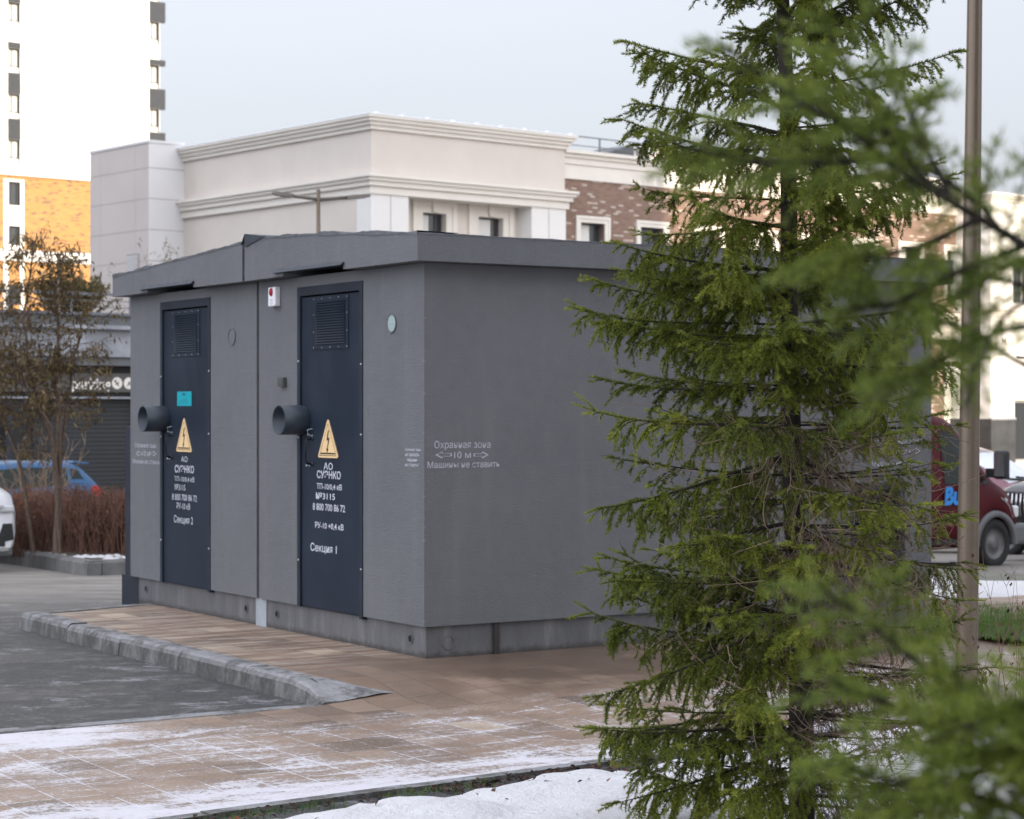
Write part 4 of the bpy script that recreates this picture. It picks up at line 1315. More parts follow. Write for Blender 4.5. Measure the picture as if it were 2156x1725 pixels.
for z in (zat(BG, 1, HY, 2110, 745), zat(BG, 1, HY, 2110, 800)): m.box(0, hw0, -.004, -.001, z - .012, z + .012)
m.build("panel_joint", M["joint"], HB)
m = MB(OZ); c = (xat(BG, 1, HY, 2113, 718) - HX, zat(BG, 1, HY, 2113, 718))
put_text(m, "H", (c[0], -.03, c[1]), (1, 0, 0), (0, 0, 1), None, .34, .03); m.build("sign_letter", M["text_black"], HB)
m = MB(OZ); c = (xat(BG, 1, HY, 2143, 753) - HX, zat(BG, 1, HY, 2143, 753))
m.box(c[0] - .12, c[0] + .5, -.08, -.002, c[1] - .06, c[1] + .06); m.build("awning_light", M["frame_dark"], HB)

# tower block far behind on the left: white above, orange brick below
TW_ = Frame((336 - CX) / F * 140, 140, BGA)
TB = empty("apartment_tower", (TW_.o.x, TW_.o.y, OZ), BGA)
tag(TB, "tall white apartment tower with orange brick lower floors behind the leafy tree", "building")
tx = lambda vx, vy=500: TW_.hit(1, 0, vx, vy)[0]
tz = lambda vx, vy: TW_.hit(1, 0, vx, vy)[1]
WL = 30.0
Zs0, Zs1 = tz(100, 375), tz(100, 356)
TOPZ = Zs1 + 14 * 3.0
st = 3.0 * 1.0
# storey pitch from the photo, measured on the left window column
stz = (tz(28, 56) - tz(28, 345)) / 3.0
colL = (tx(17), tx(42)); colR = (tx(315), tx(335.5) - .02)
def tfac(z0, z1, matn, cols, rows, name, wd=.35):
    hol = []
    for (c0, c1) in cols:
        for (r0, r1) in rows:
            hol.append((c0 + WL, c1 + WL, r0 - z0, r1 - z0))
    m = MB(OZ); m.facade((-WL, 0, z0), (1, 0, 0), (0, -1, 0), WL, z1 - z0, hol, reveal=wd, mr=1)
    m.facade((0, 0, z0), (0, 1, 0), (1, 0, 0), 18, z1 - z0)
    m.build(name, [M[matn], M["panel_grey"]], TB)
    return hol
wtops = [tz(28, 346 - 106.5 * 0 ) ]
# window top / bottom pairs going up from the cornice
base_top = tz(28, 295)         # lowest white-floor window head
base_bot = tz(28, 333)
rowsW = [(base_bot + i * stz - .38, base_top + i * stz) for i in range(13)]
hol = tfac(Zs1, TOPZ, "white_facade", [colL, colR], rowsW, "upper_wall")
for h in hol:
    z0, z1 = h[2] + Zs1, h[3] + Zs1
    window(TB, (-WL, 0, Zs1), (1, 0, 0), (0, -1, 0), h[0], h[1], h[2] + .38, h[3], .30, (.04, .90, .03), mull=(.42,), fw=.07, oz=OZ)
m = MB(OZ)
for ci, (c0, c1) in enumerate((colL, colR)):
    for i in range(13):
        zt = base_top + i * stz; zn = base_bot + (i + 1) * stz - .38
        if i % 4 == 2: zn = zt + .42
        e = .45 if ci == 1 else .02
        m.box(c0 - .02, c1 + e, -.06, .25, zt + .02, zn - .02)
build_each(m, "spandrel_panel", M["panel_grey"], TB)
m = MB(OZ)
for i in range(13):
    for c0, c1 in (colL, colR):
        z = base_bot + i * stz - .38
        m.box(c0, c1, .20, .26, z, z + .36)
build_each(m, "window_apron", M["white_facade"], TB)
m = MB(OZ)
for i in range(12): m.tube([(tx(266), -.03, base_top + i * stz - .5), (tx(266), .05, base_top + i * stz - .5)], .05, 8)
build_each(m, "vent_cap", M["joint"], TB)
rowsO = [(tz(28, 433), tz(28, 383)), (tz(28, 516), tz(28, 476)), (tz(28, 640), tz(28, 600)), (tz(28, 730), tz(28, 690))]
hol = tfac(OZ, Zs0, "brick_orange", [colL], rowsO, "brick_wall")
for h in hol: window(TB, (-WL, 0, OZ), (1, 0, 0), (0, -1, 0), *h, .30, "glass_dark", mull=(.42,), fw=.07, oz=OZ)
m = MB(OZ)
m.box(-WL, .1, -.18, -.002, Zs0, Zs0 + (Zs1 - Zs0) * .6); m.box(-WL, .2, -.30, -.002, Zs0 + (Zs1 - Zs0) * .6, Zs1)
zz1, zz0 = tz(100, 530), tz(100, 553)
m.box(-WL, .05, -.12, -.002, zz0, zz1)
m.build("cornice", M["white_facade"], TB)
m = MB(OZ)
a, b, c, d = tx(7), colL[0], colL[1], tx(50)
for z0, z1 in ((zz1, Zs0 - .25), (OZ, zz0)):
    m.box(a, b, -.07, -.002, z0, z1); m.box(c, d, -.07, -.002, z0, z1)
    for (r0, r1), (q0, q1) in zip(rowsO, [(r[0], r[1]) for r in rowsO]): pass
for lo, hi in ((tz(28, 383), Zs0 - .25), (tz(28, 476), tz(28, 433)), (zz1, tz(28, 516))): m.box(b, c, -.07, -.002, lo, hi)
m.build("window_surround", M["white_facade"], TB)

# dark parking garage podium on the left, railing and shrubs on its roof
GA = Frame((280 - CX) / F * 56, 56, BGA)
GZ = gz(55)
GB = empty("parking_garage", (GA.o.x, GA.o.y, GZ), BGA)
tag(GB, "dark grey parking garage with roller shutter and lit-looking sign above blue car", "garage")
GB["label"] = "dark grey parking garage with roller shutter behind the blue hatchback"
gx = lambda vx, vy=840: GA.hit(1, 0, vx, vy)[0]
gzv = lambda vy, vx=250: GA.hit(1, 0, vx, vy)[1]
GX0, GX1 = -16.0, 5.0
d0, d1 = gx(90), gx(300)
l0, l1 = gx(14), gx(90)
m = MB(GZ)
zdoor = gzv(840)
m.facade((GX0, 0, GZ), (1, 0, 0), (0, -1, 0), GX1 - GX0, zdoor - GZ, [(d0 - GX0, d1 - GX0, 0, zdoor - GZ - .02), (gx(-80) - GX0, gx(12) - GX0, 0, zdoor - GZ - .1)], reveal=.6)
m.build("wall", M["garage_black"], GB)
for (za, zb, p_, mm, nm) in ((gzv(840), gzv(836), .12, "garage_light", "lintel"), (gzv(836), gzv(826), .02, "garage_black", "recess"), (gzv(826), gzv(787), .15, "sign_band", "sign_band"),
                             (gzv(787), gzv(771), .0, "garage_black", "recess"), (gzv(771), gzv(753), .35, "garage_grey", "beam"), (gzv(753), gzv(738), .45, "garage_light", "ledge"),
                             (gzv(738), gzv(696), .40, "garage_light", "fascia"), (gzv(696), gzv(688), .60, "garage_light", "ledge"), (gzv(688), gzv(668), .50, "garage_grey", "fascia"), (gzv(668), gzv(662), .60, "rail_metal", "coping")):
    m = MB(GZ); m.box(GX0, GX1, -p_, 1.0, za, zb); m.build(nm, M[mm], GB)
m = MB(GZ); m.box(GX0, GX1, 1.0, 20, gzv(690), gzv(672)); m.build("roof", M["garage_grey"], GB)
m = MB(GZ)
k = 26; z = GZ
hh = (zdoor - GZ) / k
for i in range(k):
    m.box(d0 + .01, d1 - .01, .30 + .0, .36, z + .012, z + hh - .002); z += hh
m.box(d0, d1, .36, .40, GZ, zdoor, 1)
m.build("roller_shutter", [M["shutter"], M["garage_black"]], GB)
m = MB(GZ); m.box(d0 - .28, d0 - .002, -.03, -.001, GZ, zdoor); m.box(gx(12) + .002, gx(14) + .15, -.03, -.001, GZ, zdoor - .1); build_each(m, "jamb", M["door_frame"], GB)
zc = gzv(808)
m = MB(GZ)
put_text(m, "parking", ((gx(228, 808) + gx(146, 808)) / 2, -.156, zc - .06), (1, 0, 0), (0, 0, 1), gx(228, 808) - gx(146, 808), .40, .02); m.build('sign_lettering', M['sign_letter'], GB)
for vx in (240.5, 265.5):
    m = MB(GZ); x = gx(vx, 807); r = .155
    m.add([(x + r * math.cos(t * math.pi / 14), -.154, zc + .01 + r * math.sin(t * math.pi / 14)) for t in range(28)], [tuple(range(28))], 0); m.build('sign_disc', M['sign_letter'], GB)
m = MB(GZ)
for vx, pts in ((240.5, ((-.06, .07, .05, -.08), (-.05, -.03, .06, .02))), (265.5, ((-.05, -.09, .02, .05), (-.02, .02, .06, -.06)))):
    x = gx(vx, 807)
    for q in pts: m.tube([(x + q[0], -.157, zc + .01 + q[1]), (x + q[2], -.157, zc + .01 + q[3])], .014, 5, 0)
build_each(m, "sign_stroke", M["text_black"], GB)
RL = empty("roof_railing", (*GA.wor(GX0, -.3)[:2], gzv(662)), BGA)
tag(RL, "thin dark metal railing along the parking garage roof edge", "railing")
m = MB(); hR = gzv(622) - gzv(662)
for q in range(12): m.box(q * 1.75 - .03, q * 1.75 + .03, -.02, .02, 0, hR)
build_each(m, "post", M["rail_metal"], RL)
m = MB(); m.box(0, GX1 - GX0, -.025, .025, hR - .05, hR + .001 + .02)
for z in (.15, .32): m.box(0, GX1 - GX0, -.012, .012, z - .012, z + .012)
build_each(m, "rail", M["rail_metal"], RL)

# unseen block added in the west: cuts sky light on pale walls and doors
LB = empty("light_blocker", (-48, 44, -1.0), BGA)
tag(LB, "unseen dark block added to the west to cut the bright sky", "building")
m = MB(); m.box(-16, 14, -15, 18, 0, 27); m.build("wall", mat("blocker_dark", (.10, .085, .075), .9, .2, .3), LB)
AB = empty("light_blocker", (18, -30, -.1), 0)  # unseen block inferred from the yard's shade, sized and darkened for it
tag(AB, "unseen apartment block behind the camera, shaped to shade the yard", "building")
m = MB(); m.box(-20, 51, -12, 0, 0, 40); m.build("wall", mat("block_wall", (.16, .145, .13), .9, .1, .3), AB)

# ------------------------------------------------------------------ lamps
SL = empty("street_lamp", (*at_depth(2034, 900, 11.1)[:2], -.1))
tag(SL, "tall bronze lamp post standing between the spruce and the maroon van", "lamp post")
lean = Vector((.012, 0, 1))
m = MB()
hts = [0, .35, 1.0, 2.0, 3.0, 4.2, 5.6, 6.4]
m.tube([lean * h for h in hts], [.0585, .0585, .056, .0505, .0445, .038, .031, .028], 28, 0)
m.build("pole", M["pole_bronze"], SL, smooth=True)
m = MB(); m.tube([(0, 0, 0), (0, 0, .012)], .13, 24); m.build("base_plate", M["lamp_dark"], SL)
def heads(parent, H, arms, r=.045):
    for dx, dy, L in arms:
        m = MB(); d = Vector((dx, dy, 0)).normalized()
        s = d.cross(Vector((0, 0, 1)))
        m.tube([(0, 0, H), d * (L * .55) + Vector((0, 0, H + .05))], r * .7, 8)
        a = m.build("arm", M["lamp_dark"], parent, smooth=True)
        h = MB()
        p0 = d * (L * .55) + Vector((0, 0, H + .05)); p1 = d * L + Vector((0, 0, H + .09))
        for k, (q, w, t) in enumerate(((p0, .05, .03), (p0.lerp(p1, .25), .085, .035), (p0.lerp(p1, .8), .085, .03), (p1, .05, .015))):
            h.v += [tuple(q + s * w - Vector((0, 0, t))), tuple(q + s * w * .8 + Vector((0, 0, t))), tuple(q - s * w * .8 + Vector((0, 0, t))), tuple(q - s * w - Vector((0, 0, t)))]
        for k in range(3):
            for i in range(4): h.f.append((k * 4 + i, k * 4 + (i + 1) % 4, k * 4 + 4 + (i + 1) % 4, k * 4 + 4 + i)); h.m.append(0)
        h.f += [(0, 1, 2, 3), (12, 15, 14, 13)]; h.m += [0, 0]
        h.build("lamp_head", M["lamp_dark"], parent)
heads(SL, 6.3, ((1, .3, .95), (-1, -.3, .95)))
def lamp(vx, vyt, d, label, arms):
    p = at_depth(vx, vyt, d); z0 = gz(d)
    o = empty("street_lamp", (p.x, p.y, z0)); tag(o, label, "street lamp")
    H = p.z - z0
    m = MB(); m.tube([(0, 0, 0), (0, 0, H * .55), (0, 0, H + .12)], [.062, .048, .036], 12); m.build("pole", M["pole_bronze"], o, smooth=True)
    heads(o, H - .05, arms)
    return o
lamp(670, 414, 36, "two-armed street lamp standing between the cream building and the substation", ((.96, .35, .92), (-.96, -.25, .80)))
lamp(123, 549, 48, "single-arm street lamp standing behind the brown leafy tree", ((.85, .5, .72),))
# ------------------------------------------------------------------ trees
def rot_about(v, k, a):
    return v * math.cos(a) + k.cross(v) * math.sin(a) + k * (k.dot(v)) * (1 - math.cos(a))

class Spruce:
    def __init__(s, rng): s.w0, s.w1, s.r0, s.r1, s.f0, s.f1, s.tone, s.r = [], [], [], [], [], [], [], rng; s.dead0, s.dead1, s.dr0, s.dr1 = [], [], [], []
    def wood(s, a, b, ra, rb, dead=False):
        if dead: s.dead0.append(a[:]); s.dead1.append(b[:]); s.dr0.append(ra); s.dr1.append(rb)
        else: s.w0.append(a[:]); s.w1.append(b[:]); s.r0.append(ra); s.r1.append(rb)
    def leaf(s, a, b, t): s.f0.append(a[:]); s.f1.append(b[:]); s.tone.append(t)
    def twig(s, p, d, L, r, t, bare, droop, pieces=3, sub=True, subl=.07):
        """a side shoot: a few bending pieces, needled unless bare, with its own little shoots"""
        rn = s.r; q = Vector(p); d = Vector(d).normalized(); st = L / pieces
        for k in range(pieces):
            d = (d + Vector((rn.gauss(0, .10), rn.gauss(0, .10), -droop / pieces + rn.gauss(0, .05)))).normalized()
            e = q + d * st
            isb = rn.random() < bare * (1.25 if k == 0 else .9)
            s.wood(q, e, r * (1 - k / pieces * .5), r * (1 - (k + 1) / pieces * .5), dead=bare > .5)
            if not isb: s.leaf(q, e, t + rn.gauss(0, .05) + (.20 if k == pieces - 1 else 0))
            if sub and L > .06:
                n = max(1, int(st / .038))
                for j in range(n):
                    for sd in (-1, 1):
                        if rn.random() < .22: continue
                        side = d.cross(Vector((0, 0, 1)))
                        if side.length < .15: side = Vector((rn.gauss(0, 1), rn.gauss(0, 1), 0))
                        side.normalize()
                        dd = (d * .75 + side * sd * rn.uniform(.4, .8) + Vector((0, 0, rn.uniform(-.35, .1))))
                        f = (k * st + st * j / n) / L
                        l2 = subl * rn.uniform(.6, 1.25) * (1.0 - .55 * f)
                        a = q.lerp(e, (j + rn.random()) / n)
                        d2 = dd.normalized(); pz = a
                        for kk in range(2):
                            d2 = (d2 + Vector((rn.gauss(0, .1), rn.gauss(0, .1), -droop * .35))).normalized()
                            en = pz + d2 * l2 / 2
                            if bare > .5: s.wood(pz, en, r * .55, r * .4, dead=True)
                            if rn.random() > bare: s.leaf(pz, en, t + rn.gauss(0, .08) + .07 * kk)
                            pz = en
            q = e
        return q
    def branch(s, p, d, L, r, bare, droop, upturn, tone, dens=1.0, sec=.36, hang=.8, subl=.07, nseg=12):
        rn = s.r; q = Vector(p); d = Vector(d).normalized(); st = L / nseg
        flip = rn.choice((-1, 1)); acc = 0.0
        bend = rn.gauss(0, .04)
        for k in range(nseg):
            t = (k + 1) / nseg
            d = (d + Vector((-d.y * bend + rn.gauss(0, .03), d.x * bend + rn.gauss(0, .055), (-droop * (1 - t) + upturn * t) * 1.6 / nseg + rn.gauss(0, .02)))).normalized()
            e = q + d * st
            rr = lambda u: r * (1 - u) ** .9 * .62 + .0014
            s.wood(q, e, rr(k / nseg), rr(t))
            if t > .2 + .5 * bare and rn.random() > bare * .6: s.leaf(q, e, tone + .05)
            acc += st
            gap = .021 / dens
            while acc > gap:
                acc -= gap
                flip = -flip
                if t < .12: continue
                side = d.cross(Vector((0, 0, 1)))
                if side.length < .1: side = Vector((1, 0, 0))
                side = side.normalized() * flip
                ang = rn.uniform(.55, 1.05)
                L2 = (sec * L * (1 - t) ** .75 * min(1, .35 + t * 1.6) + .055) * rn.uniform(.55, 1.15)
                dd = d * math.cos(ang) + side * math.sin(ang) + Vector((0, 0, rn.uniform(-.75, .38)))
                b2 = min(1, max(0, bare * 1.1 + (.55 - t) * .9 * (bare + .25)))
                s.twig(q.lerp(e, rn.random()), dd, L2, max(.0012, r * .18), tone + rn.gauss(0, .12), b2, hang * rn.uniform(.1, 1.5), 3 if L2 > .1 else 2, True, subl)
            q = e
        # leader fan at the tip
        for _ in range(3): s.twig(q, d + Vector((rn.gauss(0, .4), rn.gauss(0, .4), rn.gauss(0, .2))), subl * rn.uniform(.6, 1.2), .0014, tone + .12, bare * .2, .2, 2, False)
        return q
    def build(s, root, needle_mat, nlen, nw, per_m, seed, org):
        org = np.array(org)
        rg = np.random.default_rng(seed)
        if s.w0:
            V, Fq = seg_prisms(np.array([v[:] for v in s.w0]) - org, np.array([v[:] for v in s.w1]) - org, np.array(s.r0), np.array(s.r1))
            np_mesh("branches", V, Fq, M["bark_dark"], root, smooth=True)
        if s.dead0:
            V, Fq = seg_prisms(np.array([v[:] for v in s.dead0]) - org, np.array([v[:] for v in s.dead1]) - org, np.array(s.dr0), np.array(s.dr1))
            np_mesh("bare_twigs", V, Fq, M["twig_brown"], root, smooth=True)
        P0 = np.array([v[:] for v in s.f0]) - org; P1 = np.array([v[:] for v in s.f1]) - org; T_ = np.array(s.tone)
        L = np.linalg.norm(P1 - P0, axis=1)
        n = np.maximum(2, (L * per_m).astype(int))
        idx = np.repeat(np.arange(len(n)), n); N = len(idx)
        t = rg.random(N)
        D = (P1 - P0) / (L[:, None] + 1e-9)
        ref = np.where(np.abs(D[:, 2:3]) < .9, np.array([[0, 0, 1.]]), np.array([[1., 0, 0]]))
        A = np.cross(D, ref); A /= np.linalg.norm(A, axis=1, keepdims=True) + 1e-9
        B = np.cross(A, D)
        az = rg.normal(math.pi / 2, 1.35, N)               # most needles on the sides and upper side
        rad = A[idx] * np.cos(az)[:, None] + B[idx] * np.sin(az)[:, None]
        fw = rg.uniform(.45, .95, N)[:, None]
        dv = rad + D[idx] * fw; dv /= np.linalg.norm(dv, axis=1, keepdims=True)
        base = P0[idx] + (P1 - P0)[idx] * t[:, None]
        ln = (nlen * rg.uniform(.7, 1.15, N))[:, None]
        wv = np.cross(dv, rg.normal(0, 1, (N, 3))); wv /= np.linalg.norm(wv, axis=1, keepdims=True) + 1e-9
        wv *= nw / 2
        V = np.stack([base - wv, base + wv, base + dv * ln], 1).reshape(-1, 3)
        tone = np.clip(T_[idx] + rg.normal(0, .07, N), 0, 1)
        np_mesh("needles", V, np.arange(N * 3).reshape(-1, 3), needle_mat, root, tone)
        print("spruce needles", N)

# --- the spruce in the snow bed
rn = random.Random(21)
SPD = 7.9
sb = at_depth(1690, 900, SPD); base = Vector((sb.x, sb.y, -.10))
ST = empty("spruce_tree", base); tag(ST, "young spruce tree with thin drooping needled branches standing in the snow", "tree")
tp = at_depth(1648, 0, SPD)
def trunk_at(z):
    k = (z + .1) / (tp.z + .1)
    return Vector((base.x + (tp.x - base.x) * k + .008 * math.sin(z * 3), base.y + .006 * math.sin(z * 2.2 + 1), z))
H_ = 5.0
m = MB(-0.0)
zz = [-.1, 0, .1, .3] + [.5 + .25 * i for i in range(18)] + [4.99]
rad = lambda z: .046 * (1 - (z + .1) / 5.3) ** .85 + .004
m.tube([trunk_at(z) - base for z in zz], [rad(z) * (1.25 if z < 0 else 1) for z in zz], 12)
m.build("trunk", M["bark_dark"], ST, smooth=True)
sp = Spruce(rn)
# half-width of the crown read off the photo (V px at the tree's distance), left and right
prof = [(0.02, .80, .58), (.25, .80, .62), (.55, .86, .64), (.95, .80, .68), (1.25, .78, .72), (1.55, .80, .66), (1.85, .78, .62), (2.15, .66, .58), (2.45, .66, .64), (2.75, .66, .68), (3.05, .58, .66), (3.5, .52, .55), (4.2, .34, .34), (5.0, .08, .08)]
def width(z, right):
    for a, b in zip(prof, prof[1:]):
        if a[0] <= z <= b[0]:
            k = (z - a[0]) / (b[0] - a[0]); i = 2 if right else 1
            return a[i] + (b[i] - a[i]) * k
    return .3
z = .06
ga = 0.4
while z < 4.85:
    nwh = 5 if z < 3.4 else 4
    ga += rn.uniform(.5, 1.2)
    for k in range(nwh):
        az = ga + 2 * math.pi * k / nwh + rn.gauss(0, .16)
        zz_ = z + rn.uniform(-.09, .10)
        cx, cy = math.cos(az), math.sin(az)
        wl = width(zz_, cx > 0)
        L = wl * rn.uniform(.84, 1.04) * (1.0 + .08 * abs(cx))
        hi = max(0, min(1, (zz_ - 1.6) / 1.4))
        el = -.06 + .42 * hi + rn.gauss(0, .12)
        bare = .12 + (.34 if zz_ < 1.5 else .0) * (1 if cx > -.2 else .55) + rn.uniform(-.08, .1)
        if zz_ > 1.9: bare = .06
        if cx < -.15 and zz_ < 1.1: bare = .10
        if cx > .05 and .40 < zz_ < 1.45: bare = .80
        if zz_ > 1.9 and rn.random() < (.30 if cx > .2 else .12): continue
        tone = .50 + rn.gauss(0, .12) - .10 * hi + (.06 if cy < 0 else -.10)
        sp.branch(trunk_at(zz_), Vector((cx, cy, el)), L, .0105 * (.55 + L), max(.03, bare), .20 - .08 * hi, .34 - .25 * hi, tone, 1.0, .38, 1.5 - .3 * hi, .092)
    # a couple of thin shoots between the whorls
    for k in range(10 if z < .7 else 7 if z < 1.8 else 4 if z < 3.3 else 1):
        az = rn.uniform(0, 2 * math.pi); zz_ = z + rn.uniform(.04, .16)
        sp.branch(trunk_at(zz_), Vector((math.cos(az), math.sin(az), .05)), width(zz_, math.cos(az) > 0) * rn.uniform(.45, 1.0), .006, .25 if zz_ > 1.6 else (.5 if math.cos(az) < .1 else .85), .15, .25, .44 + rn.gauss(0, .08), .9, .30, .9, .055, 8)
    z += rn.uniform(.165, .205) if z < 3.3 else .24
# dead interior twigs, mostly low and to the right
for k in range(1100):
    zz_ = rn.uniform(.2, 1.65); az = rn.gauss(0.0, 1.1) if rn.random() < .72 else rn.uniform(0, 6.28)
    p = trunk_at(zz_); r_ = rn.uniform(.08, .55)
    q = p + Vector((math.cos(az) * r_, math.sin(az) * r_, rn.uniform(-.1, .1)))
    d = Vector((math.cos(az), math.sin(az), rn.uniform(-.5, .5))) + Vector((rn.gauss(0, .6), rn.gauss(0, .6), rn.gauss(0, .3)))
    L = rn.uniform(.06, .30); d.normalize(); k_ = 5; rr = rn.uniform(.0011, .0024)
    cv = Vector((rn.gauss(0, .22), rn.gauss(0, .22), rn.gauss(.08, .2)))
    for j in range(k_):
        d = (d + cv).normalized(); e = q + d * L / k_
        sp.wood(q, e, rr * (1 - j / k_ * .5), rr * (1 - (j + 1) / k_ * .5), True)
        if rn.random() < .25:
            dd = (d + Vector((rn.gauss(0, .7), rn.gauss(0, .7), rn.gauss(0, .5)))).normalized(); sp.wood(e, e + dd * L * .3, rr * .6, rr * .4, True)
        q = e
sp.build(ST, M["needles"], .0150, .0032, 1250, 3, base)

# --- the second spruce, close to the camera on the right: its trunk is outside the frame
rn = random.Random(8)
nb_ = Vector((1.47, 2.58, -.08))
NT_ = empty("spruce_tree", nb_); tag(NT_, "out-of-focus spruce close by, its soft green sprays hanging in front of the lamp post", "tree")
m = MB(); m.tube([(0, 0, 0), (0, 0, 1.2), (0, 0, 2.9)], [.042, .032, .006], 12); m.build("trunk", M["bark_dark"], NT_, smooth=True)
sp = Spruce(rn)
def limb(pts, r, tone, dens, sec, hang, subl, bare=.05, twl=1.0, t0=.12):
    """a limb through given (photo x, photo y, distance) points"""
    P = [p if isinstance(p, Vector) else at_depth(p[0], p[1], p[2] * 1.2) for p in pts]
    fine = []
    for i in range(len(P) - 1):
        a = P[max(i - 1, 0)]; b = P[i]; c = P[i + 1]; d_ = P[min(i + 2, len(P) - 1)]
        n_ = 6
        for k in range(n_):
            t = k / n_
            fine.append(.5 * ((2 * b) + (c - a) * t + (2 * a - 5 * b + 4 * c - d_) * t * t + (-a + 3 * b - 3 * c + d_) * t ** 3))
    fine.append(P[-1])
    tot = len(fine) - 1; fl = 1
    for i in range(tot):
        q, e = fine[i], fine[i + 1]; t = i / tot
        d = (e - q).normalized()
        sp.wood(q, e, r * (1 - t) + .0018, r * (1 - (i + 1) / tot) + .0018)
        if t > max(.3, t0): sp.leaf(q, e, tone)
        n_ = max(1, int((e - q).length * dens / .017))
        for j in range(n_):
            fl = -fl
            if t < t0: continue
            side = d.cross(Vector((0, 0, 1))).normalized() * fl
            upv = side.cross(d)
            ang = rn.uniform(.6, 1.0)
            mixs = rn.uniform(.2, 1.0)
            dd = d * math.cos(ang) + (side * mixs + upv * rn.uniform(-.9, .5)).normalized() * math.sin(ang)
            L2 = (sec * (1 - t) ** .6 * min(1, .4 + t * 2) + .035) * rn.uniform(.5, 1.2) * twl
            sp.twig(q.lerp(e, rn.random()), dd, L2, .0013, tone + rn.gauss(0, .08), bare, hang * rn.uniform(.3, 1.2), 3, True, subl)
tr = lambda z: nb_ + Vector((0, 0, z - nb_.z))
# the upper limb and its forks
limb([tr(1.52), (2420, 690, 2.05), (2200, 545, 1.98), (2050, 455, 1.95), (1900, 365, 1.92), (1790, 275, 1.9), (1660, 200, 1.88), (1520, 95, 1.86)], .0070, .50, .62, .14, .30, .045, t0=.34)
limb([(2010, 430, 1.95), (1900, 330, 1.93), (1810, 180, 1.92), (1735, 60, 1.92)], .0035, .46, .75, .12, .3, .042)
limb([(1850, 335, 1.93), (1700, 345, 1.9), (1560, 335, 1.9), (1420, 300, 1.89)], .003, .50, .65, .085, .4, .036)
limb([(2060, 460, 1.95), (1930, 520, 1.93), (1810, 545, 1.92), (1700, 560, 1.91)], .0035, .48, .75, .12, .45, .042)
limb([(2150, 520, 1.98), (2000, 580, 1.95), (1880, 640, 1.93), (1790, 650, 1.92)], .0035, .46, .7, .12, .5, .042)
limb([(2000, 420, 1.95), (1960, 330, 1.96), (1920, 250, 1.98), (1900, 190, 2.0)], .003, .5, .8, .08, .2, .038)
limb([(2120, 500, 1.98), (2060, 430, 2.0), (1960, 360, 2.02), (1880, 320, 2.02)], .003, .5, .8, .08, .2, .038)
limb([tr(1.44), (2400, 700, 2.1), (2250, 640, 2.05), (2110, 590, 2.02), (1980, 570, 2.0)], .005, .46, .8, .12, .45, .042, t0=.5)
limb([tr(1.40), (2300, 800, 2.08), (2160, 770, 2.05), (2040, 700, 2.03), (1900, 650, 2.0)], .0045, .47, .7, .10, .5, .040, t0=.55)
limb([tr(1.36), (2330, 760, 2.02), (2180, 690, 1.98), (2050, 720, 1.96), (1930, 790, 1.94), (1870, 800, 1.93)], .0045, .48, .75, .10, .55, .042, t0=.5)
limb([tr(1.40), (2360, 640, 1.9), (2220, 620, 1.88), (2120, 660, 1.87), (2060, 760, 1.86), (2035, 850, 1.86)], .004, .42, .28, .05, .6, .035, .25, t0=.55)
limb([tr(1.48), (2380, 620, 1.95), (2240, 560, 1.93), (2130, 560, 1.92), (2040, 610, 1.92)], .004, .45, .5, .08, .5, .04, t0=.55)
# the lower fan, bottom right
limb([tr(1.12), (2380, 1690, 1.95), (2180, 1560, 1.9), (2000, 1450, 1.87), (1850, 1330, 1.85), (1725, 1235, 1.84)], .0065, .50, 1.0, .13, .25, .045)
limb([tr(1.10), (2400, 1620, 1.9), (2250, 1560, 1.87), (2120, 1500, 1.85), (1990, 1460, 1.84)], .005, .52, 1.1, .13, .3, .045)
limb([tr(1.06), (2400, 1760, 1.9), (2200, 1640, 1.86), (2020, 1560, 1.84), (1860, 1480, 1.83), (1750, 1440, 1.82)], .0055, .48, 1.1, .13, .35, .045)
limb([tr(1.04), (2380, 1760, 1.85), (2180, 1720, 1.82), (2000, 1660, 1.8), (1840, 1640, 1.79), (1760, 1590, 1.78)], .0055, .48, 1.2, .13, .35, .045)
limb([tr(1.02), (2360, 1640, 1.82), (2240, 1580, 1.8), (2100, 1600, 1.79), (1960, 1700, 1.78), (1880, 1725, 1.78)], .005, .50, 1.2, .13, .35, .045)
limb([tr(1.00), (2360, 1800, 1.8), (2200, 1740, 1.78), (2060, 1760, 1.77), (1900, 1790, 1.76)], .005, .48, 1.2, .13, .35, .045)
limb([tr(1.08), (2330, 1560, 1.8), (2230, 1500, 1.78), (2150, 1490, 1.77), (2060, 1520, 1.76), (1950, 1560, 1.76)], .0045, .54, 1.1, .12, .35, .045)
# the rest of the tree keeps clear of the frame
zq = .25
while zq < 2.75:
    for k in range(5):
        az = rn.uniform(-1.35, 1.75)
        sp.branch(tr(zq), Vector((math.cos(az), math.sin(az), .25)), max(.12, .62 * (1 - zq / 3.0)), .006, .08, .1, .2, .45, .7, .3, .5, .05, 8)
    zq += .24
sp.build(NT_, M["needles_near"], .0165, .0021, 680, 5, nb_)

